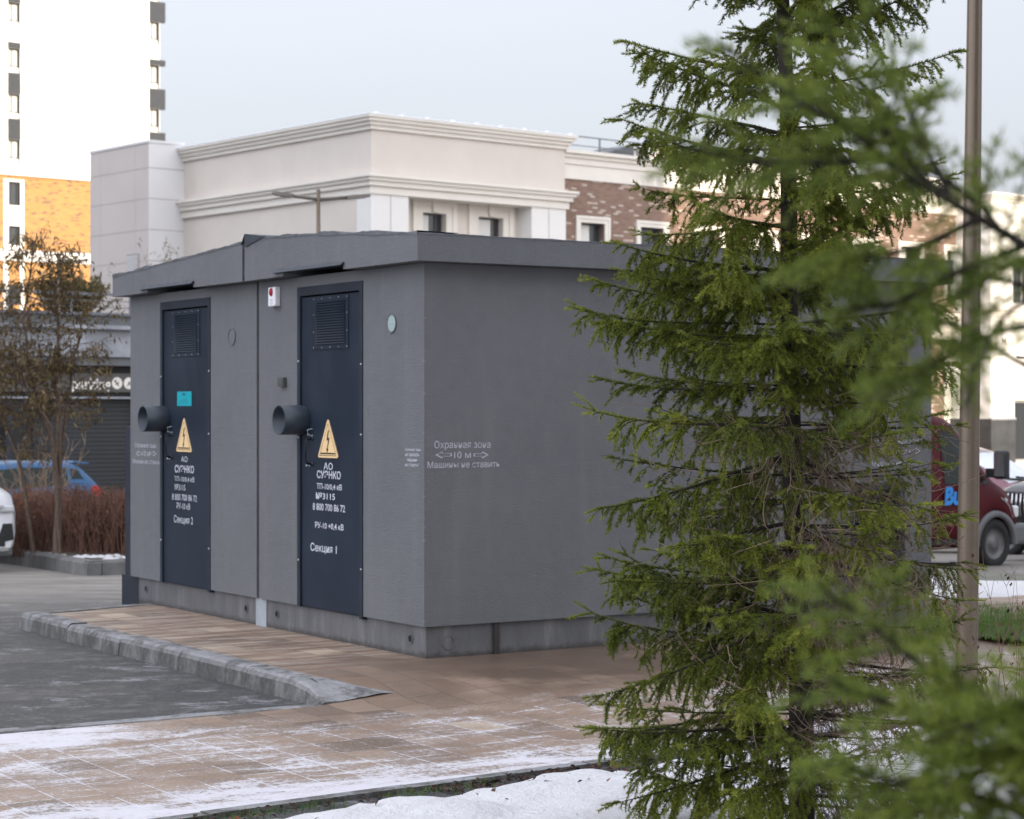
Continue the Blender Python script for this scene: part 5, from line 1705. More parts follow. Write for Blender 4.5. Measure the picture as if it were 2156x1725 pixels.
# --- brown leafy tree on the planted island, left
rn = random.Random(4)
TD = 25.6
lt0 = at_depth(118, 1100, TD)
LT = empty("leafy_tree", (lt0.x, lt0.y, -.42)); tag(LT, "thin multi-stemmed tree with withered brown-green leaves rising from the hedge", "tree")
org = Vector((lt0.x, lt0.y, -.42))
lw0, lw1, lr0, lr1, leaves = [], [], [], [], []
def stem(pts, r0, r1, grow=True):
    P = [at_depth(vx, vy, TD + dd) for vx, vy, dd in pts]
    fine = []
    for i in range(len(P) - 1):
        for k in range(4): fine.append(P[i].lerp(P[i + 1], k / 4) + Vector((rn.gauss(0, .008), rn.gauss(0, .008), 0)))
    fine.append(P[-1])
    for i in range(len(fine) - 1):
        u, v = i / (len(fine) - 1), (i + 1) / (len(fine) - 1)
        lw0.append(fine[i]); lw1.append(fine[i + 1]); lr0.append(r0 + (r1 - r0) * u); lr1.append(r0 + (r1 - r0) * v)
        if grow and u > .34:
            for _ in range(2):
                d = Vector((rn.gauss(0, .75), rn.gauss(0, .75), rn.uniform(.25, 1.0))).normalized()
                sub(fine[i], d, rn.uniform(.35, .85) * (1.15 - .5 * u), .009, 2)
def sub(q, d, L, r, lev):
    k = 6
    for j in range(k):
        d = (d + Vector((rn.gauss(0, .16), rn.gauss(0, .16), -.05 - (.05 if lev == 1 else 0)))).normalized()
        e = q + d * L / k
        lw0.append(q); lw1.append(e); lr0.append(r * (1 - .7 * j / k)); lr1.append(r * (1 - .7 * (j + 1) / k))
        if lev == 2 and j > 0:
            for _ in range(2): sub(e, (d + Vector((rn.gauss(0, .8), rn.gauss(0, .8), rn.gauss(-.1, .5)))).normalized(), rn.uniform(.10, .30), .0035, 1)
        if lev == 1 or j > 3:
            for _ in range(1 if rn.random() < .75 else 0): leaves.append(e + Vector((rn.gauss(0, .03), rn.gauss(0, .03), rn.uniform(-.07, .01))))
        q = e
stem([(118, 1165, 0), (122, 1030, 0), (110, 930, .1), (84, 860, .1), (62, 770, 0), (50, 680, -.1), (62, 580, 0), (78, 490, .1)], .045, .008)
stem([(122, 1165, .05), (126, 1000, .1), (128, 880, .1), (118, 790, .2), (124, 690, .2), (112, 600, .1), (98, 520, 0)], .034, .007)
stem([(124, 1165, .1), (128, 960, .2), (140, 870, .2), (150, 790, .3), (172, 700, .2), (158, 610, .2)], .028, .006)
stem([(70, 1165, .3), (58, 1070, .2), (46, 990, .1), (20, 910, 0), (-20, 840, -.1), (-30, 740, 0), (-5, 650, .1)], .036, .008)
stem([(126, 1165, 0), (110, 900, -.2), (60, 820, -.3), (10, 780, -.3), (-30, 700, -.2)], .022, .006)
V, Fq = seg_prisms(np.array([v[:] for v in lw0]) - np.array(org), np.array([v[:] for v in lw1]) - np.array(org), np.array(lr0), np.array(lr1))
np_mesh("trunk", V, Fq, M["bark_brown"], LT, smooth=True)
def hang_leaves(name, pts, m_, lo, hi, tones, parent, wd=.26):
    n_ = len(pts); P = np.array([p[:] for p in pts])
    az = NR.uniform(0, 2 * math.pi, n_); el = NR.normal(-.9, .5, n_); L = NR.uniform(lo, hi, n_)
    d = np.stack([np.cos(az) * np.cos(el), np.sin(az) * np.cos(el), np.sin(el)], 1)
    sd = np.cross(d, NR.normal(0, 1, (n_, 3))); sd /= np.linalg.norm(sd, axis=1, keepdims=True) + 1e-9
    V = np.stack([P, P + d * L[:, None] * .5 + sd * L[:, None] * wd, P + d * L[:, None], P + d * L[:, None] * .5 - sd * L[:, None] * wd], 1).reshape(-1, 3)
    return np_mesh(name, V, np.arange(n_ * 4).reshape(-1, 4), m_, parent, tones)
hang_leaves("crown", [p - org for p in leaves], M["dry_leaves"], .045, .10, np.clip(NR.normal(.42, .22, len(leaves)), 0, 1), LT, .15)
print("tree leaves", len(leaves))

# --- planted island: kerb, soil, snow, hedge
isl = [on_z(vx, vy, z) for vx, vy, z in ((-60, 1166, -.52), (20, 1177, -.50), (100, 1193, -.42), (160, 1206, -.375), (185, 1209, -.36), (215, 1208, -.36), (265, 1205, -.365), (420, 1196, -.40))]
def island_kerb():
    m = MB(); h = .15; w = .16
    P = isl; k = len(P)
    for i in range(k - 1):
        n_ = max(1, int((P[i + 1] - P[i]).length / 1.0 + .5))
        for q in range(n_):
            a = P[i].lerp(P[i + 1], q / n_); b = P[i].lerp(P[i + 1], (q + 1) / n_)
            d = (b - a); d.z = 0; d.normalize(); nn = Vector((-d.y, d.x, 0))
            prof_ = [(-.01, -.08), (0, h - .03), (.03, h), (w, h), (w, -.08)]
            va = [a + d * .006 + nn * x + Vector((0, 0, z)) for x, z in prof_]; vb = [b - d * .006 + nn * x + Vector((0, 0, z)) for x, z in prof_]
            m.add(va + vb, [(j, j + 1, 5 + j + 1, 5 + j) for j in range(4)] + [(0, 1, 2, 3, 4), (9, 8, 7, 6, 5)])
    return m.build("kerb", mat("kerb_dark", (.085, .085, .083), .9, .4, 3, .4, 30, col2=(.17, .17, .165)))
struct(island_kerb())
m = MB(); off = Vector((-.5, .84, 0))
pa = [p + Vector((0, .12, .10)) for p in isl]; pb = [Vector((p.x - 1.6, p.y + 5.0, p.z + .10)) for p in isl]
for i in range(len(isl) - 1): m.quad(pa[i], pa[i + 1], pb[i + 1], pb[i])
struct(m.build("planting_bed", M["soil"]))
m = MB()
for i in range(220):
    t = rn.uniform(0, len(isl) - 1.01); k = int(t); p = pa[k].lerp(pa[k + 1], t - k) + Vector((-.15, .5, 0)) * rn.uniform(1.0, 2.9)
    if vnoise(p.x * 2.1, p.y * 1.4, 2) < -.15: continue
    r0 = rn.uniform(.02, .06); kk = 9
    rim = [p + Vector((math.cos(q * 6.283 / kk) * r0 * rn.uniform(.6, 1.2), math.sin(q * 6.283 / kk) * r0 * rn.uniform(.6, 1.3), .002)) for q in range(kk)]
    m.add(rim + [p + Vector((0, 0, r0 * .35))], [(q, (q + 1) % kk, kk) for q in range(kk)])
tag(m.build("snow_patches", M["snow"], smooth=True), "thin snow patches on the soil in front of the brown hedge", "snow", kind="stuff")
HG = empty("hedge", (-5.6, 25.6, -.32)); tag(HG, "leafless reddish-brown clipped hedge in front of the blue hatchback", "hedge")
ho = np.array((-5.6, 25.6, -.32))
a0, a1, hr, hr2, hl, ht = [], [], [], [], [], []
for i in range(2000):
    t = rn.random() ** .9
    vx = -60 + t * 480; d = rn.uniform(26.3, 28.0) + max(0, (160 - vx)) * .012
    b = at_depth(vx, 900, d); q = Vector((b.x, b.y, gz(d) + .12)); top = .80 + .08 * vnoise(vx * .05, 1.0) + rn.gauss(0, .035)
    dr = Vector((rn.gauss(0, .10), rn.gauss(0, .10), 1)); k = 4
    L = top * rn.uniform(.7, 1.0) if rn.random() < .6 else top
    for j in range(k):
        dr = (dr + Vector((rn.gauss(0, .13), rn.gauss(0, .13), 0))).normalized(); e = q + dr * L / k
        a0.append(q); a1.append(e); r_ = .006 * (1 - j / k * .6); hr.append(r_); hr2.append(r_ * .8)
        if j > 0:
            for _ in range(2):
                dd = (dr + Vector((rn.gauss(0, .6), rn.gauss(0, .6), rn.uniform(-.1, .5)))).normalized(); tl = rn.uniform(.05, .16)
                a0.append(e); a1.append(e + dd * tl); hr.append(.0032); hr2.append(.0018)
                if rn.random() < .75:
                    hl.append(e + dd * tl * rn.random()); left = max(0, min(1, (110 - vx) / 60)) * (1 if .25 < j / k < .8 else .25)
                    ht.append(min(1, max(0, rn.gauss(.40, .18) + (.55 * left if rn.random() < .7 else 0))))
        q = e
V, Fq = seg_prisms(np.array([v[:] for v in a0]) - ho, np.array([v[:] for v in a1]) - ho, np.array(hr), np.array(hr2))
np_mesh("stems", V, Fq, M["hedge_twig"], HG)
hang_leaves("leaves", [p - Vector(ho) for p in hl], M["hedge_leaves"], .02, .05, np.array(ht), HG, .35)

# bare shoots behind the hedge, shrubs on the garage roof
def shrub(name, org, n_, h, spread, lab, cat, leafm, nl, ll, twm, group=None, thick=.006, leaf_lo=.3):
    o = empty(name, org); tag(o, lab, cat, group)
    A, B, r0, r1, lv = [], [], [], [], []
    for i in range(n_):
        q = Vector((rn.gauss(0, .05), rn.gauss(0, .05), 0)); d = Vector((rn.gauss(0, spread), rn.gauss(0, spread), 1)).normalized(); L = h * rn.uniform(.6, 1); k = 7
        for j in range(k):
            d = (d + Vector((rn.gauss(0, .12), rn.gauss(0, .12), .03))).normalized(); e = q + d * L / k
            A.append(q); B.append(e); r0.append(thick * (1 - .8 * j / k)); r1.append(thick * (1 - .8 * (j + 1) / k))
            if j >= 2:
                for _ in range(2):
                    dd = (d + Vector((rn.gauss(0, .7), rn.gauss(0, .7), rn.uniform(-.2, .5)))).normalized(); tl = rn.uniform(.12, .3) * h * .5
                    A.append(e); B.append(e + dd * tl); r0.append(thick * .4); r1.append(thick * .2)
                    if j / k > leaf_lo:
                        for _q in range(nl): lv.append(e + dd * tl * rn.random() + Vector((rn.gauss(0, .02), rn.gauss(0, .02), 0)))
            q = e
    V, Fq = seg_prisms(np.array([v[:] for v in A]), np.array([v[:] for v in B]), np.array(r0), np.array(r1))
    np_mesh("stems", V, Fq, M[twm], o)
    if lv: hang_leaves("leaves", lv, M[leafm], ll * .6, ll, np.clip(NR.normal(.5, .25, len(lv)), 0, 1), o, .3)
    return o
for k, (vx, d) in enumerate(((76, 33), (104, 34), (62, 33.5))):
    p = at_depth(vx, 900, d)
    shrub("bare_bush", (p.x, p.y, gz(d)), 9, 2.1 if k != 1 else 1.9, .22, "bare tan-stemmed bush behind the hedge, " + ("middle", "rightmost", "leftmost")[k] + " of the three by the blue car", "bush", "bush_leaves", 0, .03, "twig_brown", "bare bushes behind the hedge", .016)
rz = gzv(672)
bx = (206, 232, 256, 276, 18, 60)
for k, vx in enumerate(bx):
    x = gx(vx, 640); p = GA.wor(x, 2.0 + (k % 2) * .8)
    shrub("roof_shrub", (p.x, p.y, rz), 26, (1.25, 1.5, 1.4, 1.3, 1.3, 1.2)[k], .40, "olive-brown shrub behind the garage roof railing, " + ("third from the left", "fourth from the left", "second from the right", "rightmost beside the substation", "leftmost", "second from the left")[k], "shrub", "bush_leaves", 9, .11, "hedge_twig", "shrubs on the garage roof", .008, .1)
for k, (vx, vt) in enumerate(((335, 532), (398, 540))):
    x = xat(GA, 1, 6.0, vx, 600); p = GA.wor(x, 6.0); z1 = zat(GA, 1, 6.0, vx, vt)
    shrub("roof_shrub", (p.x, p.y, rz), 12, (z1 - rz) * 1.15, .22, "pale twiggy shrub top showing over the substation roof, " + ("bushier one below the panelled block", "sparser one below the cream wall")[k], "shrub", "bush_leaves", 3, .10, "twig_brown", "shrubs seen over the substation roof", .008, .3)
# thorny stems in the bed by the lamp post
for k, (vx, d, h) in enumerate(((2120, 9.6, 1.05), (2140, 9.3, 1.0), (2160, 9.9, .9))):
    p = at_depth(vx, 1300, d)
    shrub("rose_bush", (p.x, p.y, -.09), 4, h, .12, "thin thorny stems with withered red-brown leaves, " + ("nearest to", "middle of three beside", "farthest from")[k] + " the lamp post", "bush", "litter", 1, .03, "hedge_twig", "thorny stems by the lamp post", .0035, .2)
# ------------------------------------------------------------------ vehicles
class Car:
    """body lofted from stations (x, shoulder z, shoulder half-width, roof z, roof half-width); x=0 rear bumper, L = front"""
    def __init__(s, name, label, cat, loc, head, st, paint, wheels, wr, zb=.24, group=None):
        s.root = empty(name, loc, head); tag(s.root, label, cat, group)
        s.st = np.array(st, float); s.L = s.st[-1, 0]; s.wheels, s.wr, s.zb = wheels, wr, zb
        xs = sorted(set(list(np.linspace(0, s.L, 70)) + [w + q for w in wheels for q in (-wr * 1.17, wr * 1.17)]))
        m = MB(); n = 0; rings = []
        for x in xs:
            h = s.ring(x); full = [(x, y, z) for y, z in h] + [(x, -y, z) for y, z in reversed(h[1:-1])]
            rings.append(full); n = len(full); m.v += full
        for i in range(len(xs) - 1):
            for k in range(n):
                m.f.append((i * n + k, (i + 1) * n + k, (i + 1) * n + (k + 1) % n, i * n + (k + 1) % n)); m.m.append(0)
        m.f += [tuple(range(n)), tuple(range(len(m.v) - 1, len(m.v) - n - 1, -1))]; m.m += [0, 0]
        s.body = m.build("body", M[paint], s.root, smooth=True)
        for p in s.body.data.polygons:
            if len(p.vertices) > 4: p.use_smooth = False
        for wx_ in wheels:
            for sd in (-1, 1): s.wheel(wx_, sd)
    def sm(s, x):
        c = s.st; x = min(max(x, 0), s.L)
        # light smoothing of the station values
        out = []
        for k in range(1, 5):
            out.append(sum(np.interp(x + d, c[:, 0], c[:, k]) * w for d, w in ((-.05, .25), (0, .5), (.05, .25))))
        return out
    def ring(s, x):
        zs, w, zr, wr = s.sm(x); zb = s.zb
        for q in s.wheels:
            R_ = s.wr * 1.16; dx = abs(x - q)
            if dx < R_: zb = max(zb, s.wr + math.sqrt(R_ * R_ - dx * dx) - .02)
        zb = min(zb, zs - .12)
        g_ = zr - zs
        wt = w * .955
        return [(0, zb), (w * .86, zb), (w * .965, zb + .05), (w, zb + .42 * (zs - zb)), (w * .992, zb + .75 * (zs - zb)), (wt, zs),
                (wt + (wr - wt) * .86, zs + g_ * .84), (wr * .93, zs + g_ * .965), (wr * .55, zr + .012), (0, zr + .02)]
    def side(s, name, mat_, i0, i1, t0, t1, x0, x1, sd, parent=None, off=.008, nx=10, nt=3, slant=(0, 0)):
        """patch of the body side between ring points i0 and i1"""
        m = MB()
        for j in range(nt + 1):
            t = t0 + (t1 - t0) * j / nt
            for i in range(nx + 1):
                f = i / nx; xa = x0 + slant[0] * (t - t0) / max(1e-6, t1 - t0); xb = x1 + slant[1] * (t - t0) / max(1e-6, t1 - t0)
                x = xa + (xb - xa) * f; h = s.ring(x); a, b = h[i0], h[i1]
                y = a[0] + (b[0] - a[0]) * t; z = a[1] + (b[1] - a[1]) * t
                m.v.append((x, sd * (y + off), z + off * .2))
        for j in range(nt):
            for i in range(nx):
                k = j * (nx + 1) + i; m.f.append((k, k + 1, k + nx + 2, k + nx + 1)); m.m.append(0)
        return m.build(name, M[mat_], parent or s.body, smooth=True)
    def top(s, name, mat_, xa, xb, off=.010, k0=.93, parent=None):
        """glass lying over the roof/bonnet slope between two stations, across the car"""
        m = MB(); nx = 8; rows = []
        for i in range(nx + 1):
            x = xa + (xb - xa) * i / nx; h = s.ring(x); p6, p7, p8, p9 = h[6], h[7], h[8], h[9]
            e = (p6[0] * k0, p6[1] + (p7[1] - p6[1]) * .3)
            row = [e, p7, p8, p9]
            full = [(x, y, z + off) for y, z in row] + [(x, -y, z + off) for y, z in reversed(row[:-1])]
            rows.append(full); m.v += full
        n = len(rows[0])
        for i in range(nx):
            for k in range(n - 1): m.f.append((i * n + k, i * n + k + 1, (i + 1) * n + k + 1, (i + 1) * n + k)); m.m.append(0)
        return m.build(name, M[mat_], parent or s.body, smooth=True)
    def wheel(s, x, sd):
        w = s.sm(x)[1]; r = s.wr; y1 = w - .005; y0 = w - .22
        t = MB(); n = 32; prof = [(r * .62, y1 - .02), (r * .70, y1), (r * .93, y1 - .005), (r, y1 - .035), (r, y0 + .03), (r * .93, y0), (r * .6, y0)]
        for (rr, y) in prof:
            for k in range(n): a = 2 * math.pi * k / n; t.v.append((x + rr * math.cos(a), sd * y, r + rr * math.sin(a)))
        for j in range(len(prof) - 1):
            for k in range(n): t.f.append((j * n + k, j * n + (k + 1) % n, (j + 1) * n + (k + 1) % n, (j + 1) * n + k)); t.m.append(0)
        W = t.build("wheel", M["rubber"], s.root, smooth=True)
        d = MB(); prof = [(r * .63, y1 - .02), (r * .58, y1 - .05), (r * .30, y1 - .05), (r * .22, y1 - .02), (r * .12, y1 - .015), (.001, y1 - .015)]
        for (rr, y) in prof:
            for k in range(n): a = 2 * math.pi * k / n; d.v.append((x + rr * math.cos(a), sd * y, r + rr * math.sin(a)))
        for j in range(len(prof) - 1):
            for k in range(n): d.f.append((j * n + k, j * n + (k + 1) % n, (j + 1) * n + (k + 1) % n, (j + 1) * n + k)); d.m.append(0)
        for k in range(5):
            a = 2 * math.pi * k / 5 + .3; d.dome((x + r * .44 * math.cos(a), sd * (y1 - .05), r + r * .44 * math.sin(a)), (0, sd, 0), r * .10, -.004, 1, 8)
        d.build("rim", [M["wheel_metal"], M["dark_gap"]], W, smooth=True)
        # wheel-arch lining
    def arch(s, x, sd, mat_, width=.06):
        m = MB(); n = 18; R0, R1 = s.wr * 1.13, s.wr * 1.13 + width
        w = s.sm(x)[1]
        for k in range(n + 1):
            a = math.pi * k / n; c, q = math.cos(a), math.sin(a)
            for rr, y in ((R0, w - .04), (R0, w + .022), (R1, w + .018), (R1 + .01, w - .02)): m.v.append((x + rr * c, sd * y, max(.2, s.wr - .02 + rr * q)))
        for k in range(n):
            for j in range(3): m.f.append((k * 4 + j, k * 4 + j + 1, (k + 1) * 4 + j + 1, (k + 1) * 4 + j)); m.m.append(0)
        return m.build("arch_trim", M[mat_], s.root, smooth=True)
    def part(s, name, mats, fn, parent=None, smooth=False, bevel=0):
        m = MB(); fn(m)
        if name in ('headlight', 'wiper', 'fog_light_housing', 'grille_bar', 'grille_slat', 'grille'): return build_each(m, name, mats, parent or s.body, smooth=smooth, bevel=bevel)[0]
        return m.build(name, mats, parent or s.body, smooth, bevel)
    def mirror(s, x, z, sd, mat_, sz=(.10, .20, .15)):
        w = s.sm(x)[1] * .95
        def f(m): m.box(x - sz[0] / 2, x + sz[0] / 2, sd * (w + .04) if sd > 0 else -(w + .04 + sz[1]), (w + .04 + sz[1]) if sd > 0 else -(w + .04), z - sz[2] / 2, z + sz[2] / 2); m.box(x - .02, x + .03, min(sd * (w - .06), sd * (w + .05)), max(sd * (w - .06), sd * (w + .05)), z - sz[2] * .5, z - sz[2] * .2)
        return s.part("mirror", M[mat_], f, s.root, bevel=.03)

HU = BGA                       # heading along the street (to the right, away)
# blue hatchback heading left along the street, its left flank to us
def place_rear(vx, d, head, L, y_side):
    """centre-line origin (rear) so that the near rear corner shows at photo column vx"""
    p = at_depth(vx, 900, d); h = Vector((math.cos(head), math.sin(head), 0)); lft = Vector((-h.y, h.x, 0))
    q = p - lft * y_side
    return (q.x, q.y, gz(d))
hd = BGA + math.pi
st = [(0, .62, .62, .66, .55), (.05, .86, .78, .90, .62), (.22, 1.00, .84, 1.12, .62), (.50, 1.02, .87, 1.40, .60), (.62, 1.02, .88, 1.46, .60), (1.1, .99, .90, 1.50, .62), (1.8, .95, .90, 1.515, .64), (2.4, .93, .90, 1.475, .63),
      (2.9, .92, .89, 1.25, .62), (3.25, .93, .88, .97, .62), (3.7, .88, .86, .91, .58), (4.1, .76, .80, .79, .54), (4.28, .60, .70, .62, .48), (4.34, .45, .6, .47, .4)]
blue = Car("parked_car", "blue hatchback parked behind the brown hedge with red tail light showing", "car", place_rear(219, 43.6, hd, 4.34, .70), hd, st, "paint_blue", (.80, 3.42), .31)
for sd in (1, -1):
    blue.side("side_window", "car_glass", 5, 6, .10, .93, .88, 1.72, sd, slant=(-.02, -.03))
    blue.side("side_window", "car_glass", 5, 6, .10, .93, 1.80, 2.92, sd, slant=(-.01, -.42))
    blue.side("side_window", "car_glass", 5, 6, .34, .88, .50, .80, sd, slant=(.10, -.01), nx=5)
    blue.side("window_pillar", "plastic_black", 5, 6, .05, .95, 1.72, 1.80, sd, nx=2)
    blue.side("tail_light", "lens_red", 3, 5, .50, .99, .03, .42, sd, off=.014, slant=(.0, -.08))
    blue.side("side_window_trim", "plastic_black", 5, 6, .06, .10, .52, 3.0, sd, off=.009, nx=20, nt=1)
    blue.mirror(2.95, 1.00, sd, "paint_blue")
blue.top("windscreen", "car_frost_glass", 2.55, 3.22)
blue.top("rear_window", "car_glass", .26, .50)
blue.part("spoiler", M["paint_blue"], lambda m: m.prism([(.30, 1.43), (.26, 1.47), (.62, 1.515), (.66, 1.47)], (0, -.56, 0), (1, 0, 0), (0, 0, 1), (0, 1.12, 0)), bevel=.012)

# white car, only its front corner inside the frame
hw = BGA - math.pi / 2
p = at_depth(33, 1100, 25.8); h = Vector((math.cos(hw), math.sin(hw), 0)); lft = Vector((-h.y, h.x, 0))
st = [(0, .8, .78, .84, .6), (.3, 1.0, .88, 1.5, .62), (.9, 1.02, .92, 1.66, .66), (2.4, 1.0, .92, 1.66, .68), (3.1, 1.03, .91, 1.12, .70), (3.3, 1.06, .90, 1.10, .72), (3.9, 1.02, .88, 1.06, .70), (4.2, .94, .86, .98, .64), (4.36, .80, .82, .83, .56), (4.42, .62, .76, .64, .5), (4.45, .5, .70, .52, .46)]
q = p - lft * .84 - h * 4.30
wc = Car("parked_car", "white car with dark fog light housing parked in front of the brown hedge", "car", (q.x, q.y, gz(p.y)), hw, st, "paint_white", (.82, 3.52), .35, .26)
for sd in (1, -1):
    wc.side("side_window", "car_glass", 5, 6, .1, .92, 1.0, 2.9, sd, slant=(0, -.5))
    wc.side("headlight", "lens_clear", 4, 5, .25, .95, 4.02, 4.37, sd, off=.012)
    wc.mirror(3.0, 1.1, sd, "paint_white")
wc.top("windscreen", "car_glass", 2.5, 3.1)
wc.part("headlight", M["lens_clear"], lambda m: (m.box(4.36, 4.43, .40, .76, .74, .82), m.box(4.36, 4.43, -.76, -.40, .74, .82)), bevel=.02)
wc.part("grille", M["plastic_black"], lambda m: (m.box(4.40, 4.46, -.40, .40, .60, .80), m.box(4.40, 4.468, -.62, .62, .32, .48)), bevel=.01)
wc.part("grille_bar", M["chrome"], lambda m: (m.box(4.42, 4.475, -.60, .60, .80, .825), m.box(4.42, 4.48, -.66, .66, .27, .31)))
def fog(m):
    for sd in (1, -1):
        m.prism([(.50, .36), (.74, .40), (.72, .60), (.60, .60)] if sd > 0 else [(-.50, .36), (-.60, .60), (-.72, .60), (-.74, .40)], (4.40, 0, 0), (0, 1, 0), (0, 0, 1), (.062, 0, 0))
wc.part("fog_light_housing", M["plastic_black"], fog, bevel=.01)
wc.part("bumper", M["plastic_grey"], lambda m: m.box(4.20, 4.44, -.74, .74, .20, .30), bevel=.03)

# maroon van, heading right along the street, its right flank to us
hv = BGA
p = at_depth(2129, 1100, 28.3)
h = Vector((math.cos(hv), math.sin(hv), 0)); lft = Vector((-h.y, h.x, 0))
VL = 4.85
st = [(0, 1.05, .90, 2.0, .80), (.2, 1.1, .97, 2.08, .84), (2.0, 1.1, .99, 2.12, .86), (3.0, 1.1, .99, 2.10, .86), (3.35, 1.10, .98, 2.02, .84), (3.62, 1.10, .98, 1.86, .80), (4.02, 1.12, .97, 1.42, .80), (4.20, 1.13, .96, 1.20, .82), (4.32, 1.10, .94, 1.14, .80), (4.55, .98, .92, 1.02, .74), (4.72, .78, .88, .81, .66), (4.80, .58, .86, .60, .62), (4.85, .42, .82, .44, .6)]
q = p + lft * .80 - h * 4.72
van = Car("maroon_van", "maroon van with blue lettering on its door half hidden by the lamp post", "van", (q.x, q.y, gz(28.3) - .02), hv, st, "paint_maroon", (.95, 4.18), .335, .30)
for sd in (-1, 1):
    van.side("side_window", "car_glass", 5, 6, .06, .93, 3.12, 3.86, sd, slant=(-.04, -.34))
    van.side("quarter_window", "car_glass", 5, 6, .06, .62, 3.92, 4.08, sd, slant=(0, -.20), nx=4)
    van.side("window_frame", "plastic_black", 5, 6, .02, .95, 3.86, 3.91, sd, off=.011, nx=2, slant=(-.35, -.35))
    van.side("door_seam", "plastic_black", 2, 5, .3, 1.0, 3.02, 3.035, sd, off=.004, nx=2)
    van.side("side_trim", "chrome", 3, 4, .55, .64, 4.30, 4.62, sd, off=.012)
    van.side("turn_lamp", "lens_clear", 3, 4, .75, .95, 4.40, 4.46, sd, off=.014, nx=3)
    van.side("lower_band", "plastic_black", 2, 3, .05, .28, 1.4, 3.7, sd, off=.006, nx=20)
    van.arch(4.18, sd, "plastic_grey", .075); van.arch(.95, sd, "plastic_grey", .075)
    def vm_(m, sd=sd):
        y0, y1 = (1.02, 1.24) if sd > 0 else (-1.24, -1.02)
        m.box(4.02, 4.12, y0, y1, 1.20, 1.58)
    mr_ = van.part("mirror", M["plastic_black"], vm_, van.root, bevel=.035)
    van.part("mirror_arm", M["plastic_black"], lambda m, sd=sd: m.box(4.03, 4.10, min(sd * .90, sd * 1.04), max(sd * .90, sd * 1.04), 1.22, 1.34), mr_)
    van.part("mirror_glass", M["chrome"], lambda m, sd=sd: m.box(4.012, 4.018, min(sd * 1.05, sd * 1.21), max(sd * 1.05, sd * 1.21), 1.24, 1.54), mr_)
van.top("windscreen", "car_glass", 3.45, 4.14)
van.part("bumper", M["plastic_grey"], lambda m: (m.box(4.56, 4.95, -.92, .92, .30, .58)), van.root, bevel=.05)
van.part("headlight", M["lens_clear"], lambda m: (m.box(4.72, 4.85, .48, .84, .66, .82), m.box(4.72, 4.85, -.84, -.48, .66, .82)), bevel=.03)
m = MB(); put_text(m, "Bubl", (3.33, -1.004, 1.0), (1, 0, 0), (0, 0, 1), None, .25, .05, shear=.12); m.build("door_lettering", M["text_blue"], van.body)

# black car facing us at the right edge
hb = math.radians(-150)
p = at_depth(2111, 1100, 30.4); h = Vector((math.cos(hb), math.sin(hb), 0)); lft = Vector((-h.y, h.x, 0))
st = [(0, .9, .84, .95, .62), (.3, 1.1, .92, 1.6, .66), (.9, 1.12, .97, 1.78, .70), (2.6, 1.1, .97, 1.76, .72), (3.3, 1.12, .97, 1.22, .74), (3.5, 1.14, .96, 1.20, .76), (4.2, 1.08, .95, 1.15, .76), (4.6, 1.0, .93, 1.05, .72), (4.74, .9, .90, .94, .66), (4.8, .7, .88, .72, .6), (4.83, .55, .85, .57, .56)]
q = p + lft * .74 - h * 4.75
bk = Car("parked_car", "black car facing the camera with upright slatted grille beside the maroon van", "car", (q.x, q.y, gz(29.6)), hb, st, "paint_black", (.95, 3.85), .37, .26)
for sd in (1, -1):
    bk.side("side_window", "car_glass", 5, 6, .1, .92, 1.0, 3.1, sd, slant=(0, -.5)); bk.mirror(3.3, 1.2, sd, "paint_black")
    bk.side("headlight", "lens_clear", 4, 5, .2, .85, 4.3, 4.7, sd, off=.012)
bk.top("windscreen", "car_frost_glass", 2.7, 3.3)
gr = bk.part("grille", M["plastic_black"], lambda m: m.prism([(-.54, .60), (.54, .60), (.66, .98), (-.66, .98)], (4.70, 0, 0), (0, 1, 0), (0, 0, 1), (.14, 0, 0)), bevel=.02)
bk.part("grille_slat", M["chrome"], lambda m: [m.tube([(4.85, -.60 + i * .0855, .62), (4.868, -.60 + i * .0855, .78), (4.85, -.60 + i * .0855, .95)], .012, 6) for i in range(15)], gr, smooth=True)
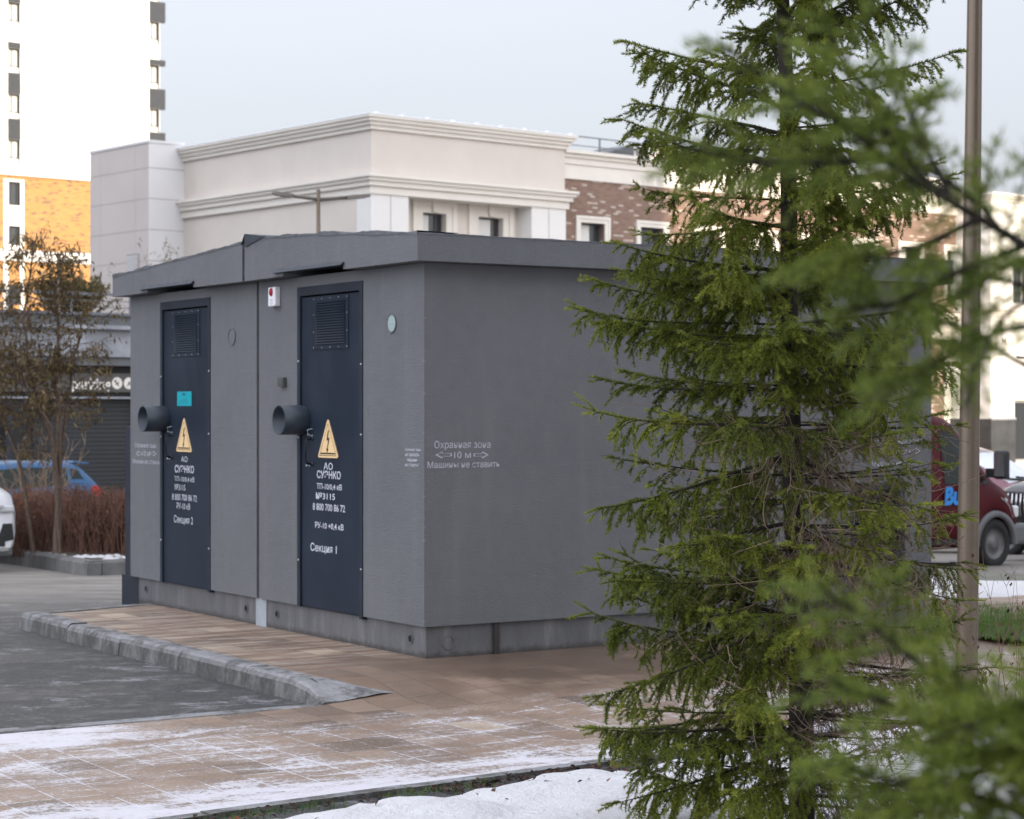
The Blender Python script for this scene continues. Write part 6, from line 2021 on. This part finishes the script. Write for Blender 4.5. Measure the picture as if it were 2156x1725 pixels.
def emblem(m):
    m.ring((4.87, 0, .79), (1, 0, 0), .115, .135, .02, 0, 28)
    for k in range(3):
        a = math.pi / 2 + k * 2 * math.pi / 3; m.tube([(4.885, 0, .79), (4.885, .12 * math.cos(a), .79 + .12 * math.sin(a))], [.018, .006], 5)
bk.part("emblem", M["chrome"], emblem, gr)
pl = bk.part("number_plate", M["plate_white"], lambda m: m.box(4.86, 4.875, -.26, .26, .42, .535))
m = MB(); put_text(m, "н777", (4.878, -.05, .477), (0, 1, 0), (0, 0, 1), .36, .075, .02); put_text(m, "72", (4.878, .205, .485), (0, 1, 0), (0, 0, 1), .07, .05); m.build("plate_lettering", M["text_black"], pl)
bk.part("bumper", M["plastic_black"], lambda m: m.box(4.5, 4.86, -.84, .84, .22, .42), bevel=.04)

# burgundy car behind them, frosted windscreen towards us
hr = math.radians(-40)
p = at_depth(2108, 1000, 34.5)
st = [(0, .8, .70, .84, .55), (.1, 1.02, .82, 1.08, .6), (.45, 1.12, .86, 1.69, .62), (1.1, 1.1, .89, 1.80, .64), (2.1, 1.08, .89, 1.78, .65), (2.5, 1.07, .88, 1.67, .64), (3.45, 1.1, .86, 1.14, .68), (3.9, 1.02, .84, 1.05, .62), (4.2, .86, .78, .88, .54), (4.3, .6, .66, .62, .46)]
h = Vector((math.cos(hr), math.sin(hr), 0)); q = p - h * 2.9
bu = Car("parked_car", "burgundy car with white frosted windscreen parked behind the maroon van", "car", (q.x, q.y, gz(34.5)), hr, st, "paint_burgundy", (.8, 3.4), .31)
for sd in (1, -1):
    bu.side("side_window", "car_frost_glass", 5, 6, .1, .92, .6, 2.8, sd, slant=(.1, -.5)); bu.mirror(2.95, 1.05, sd, "paint_burgundy")
    bu.side("headlight", "lens_clear", 4, 5, .2, .9, 3.85, 4.15, sd, off=.012)
bu.top("windscreen", "car_frost_glass", 2.58, 3.38)
bu.part("wiper", M["plastic_black"], lambda m: (m.tube([(3.40, .45, 1.21), (3.30, -.25, 1.27)], .018, 6), m.tube([(3.40, -.10, 1.21), (3.30, -.65, 1.26)], .018, 6)))
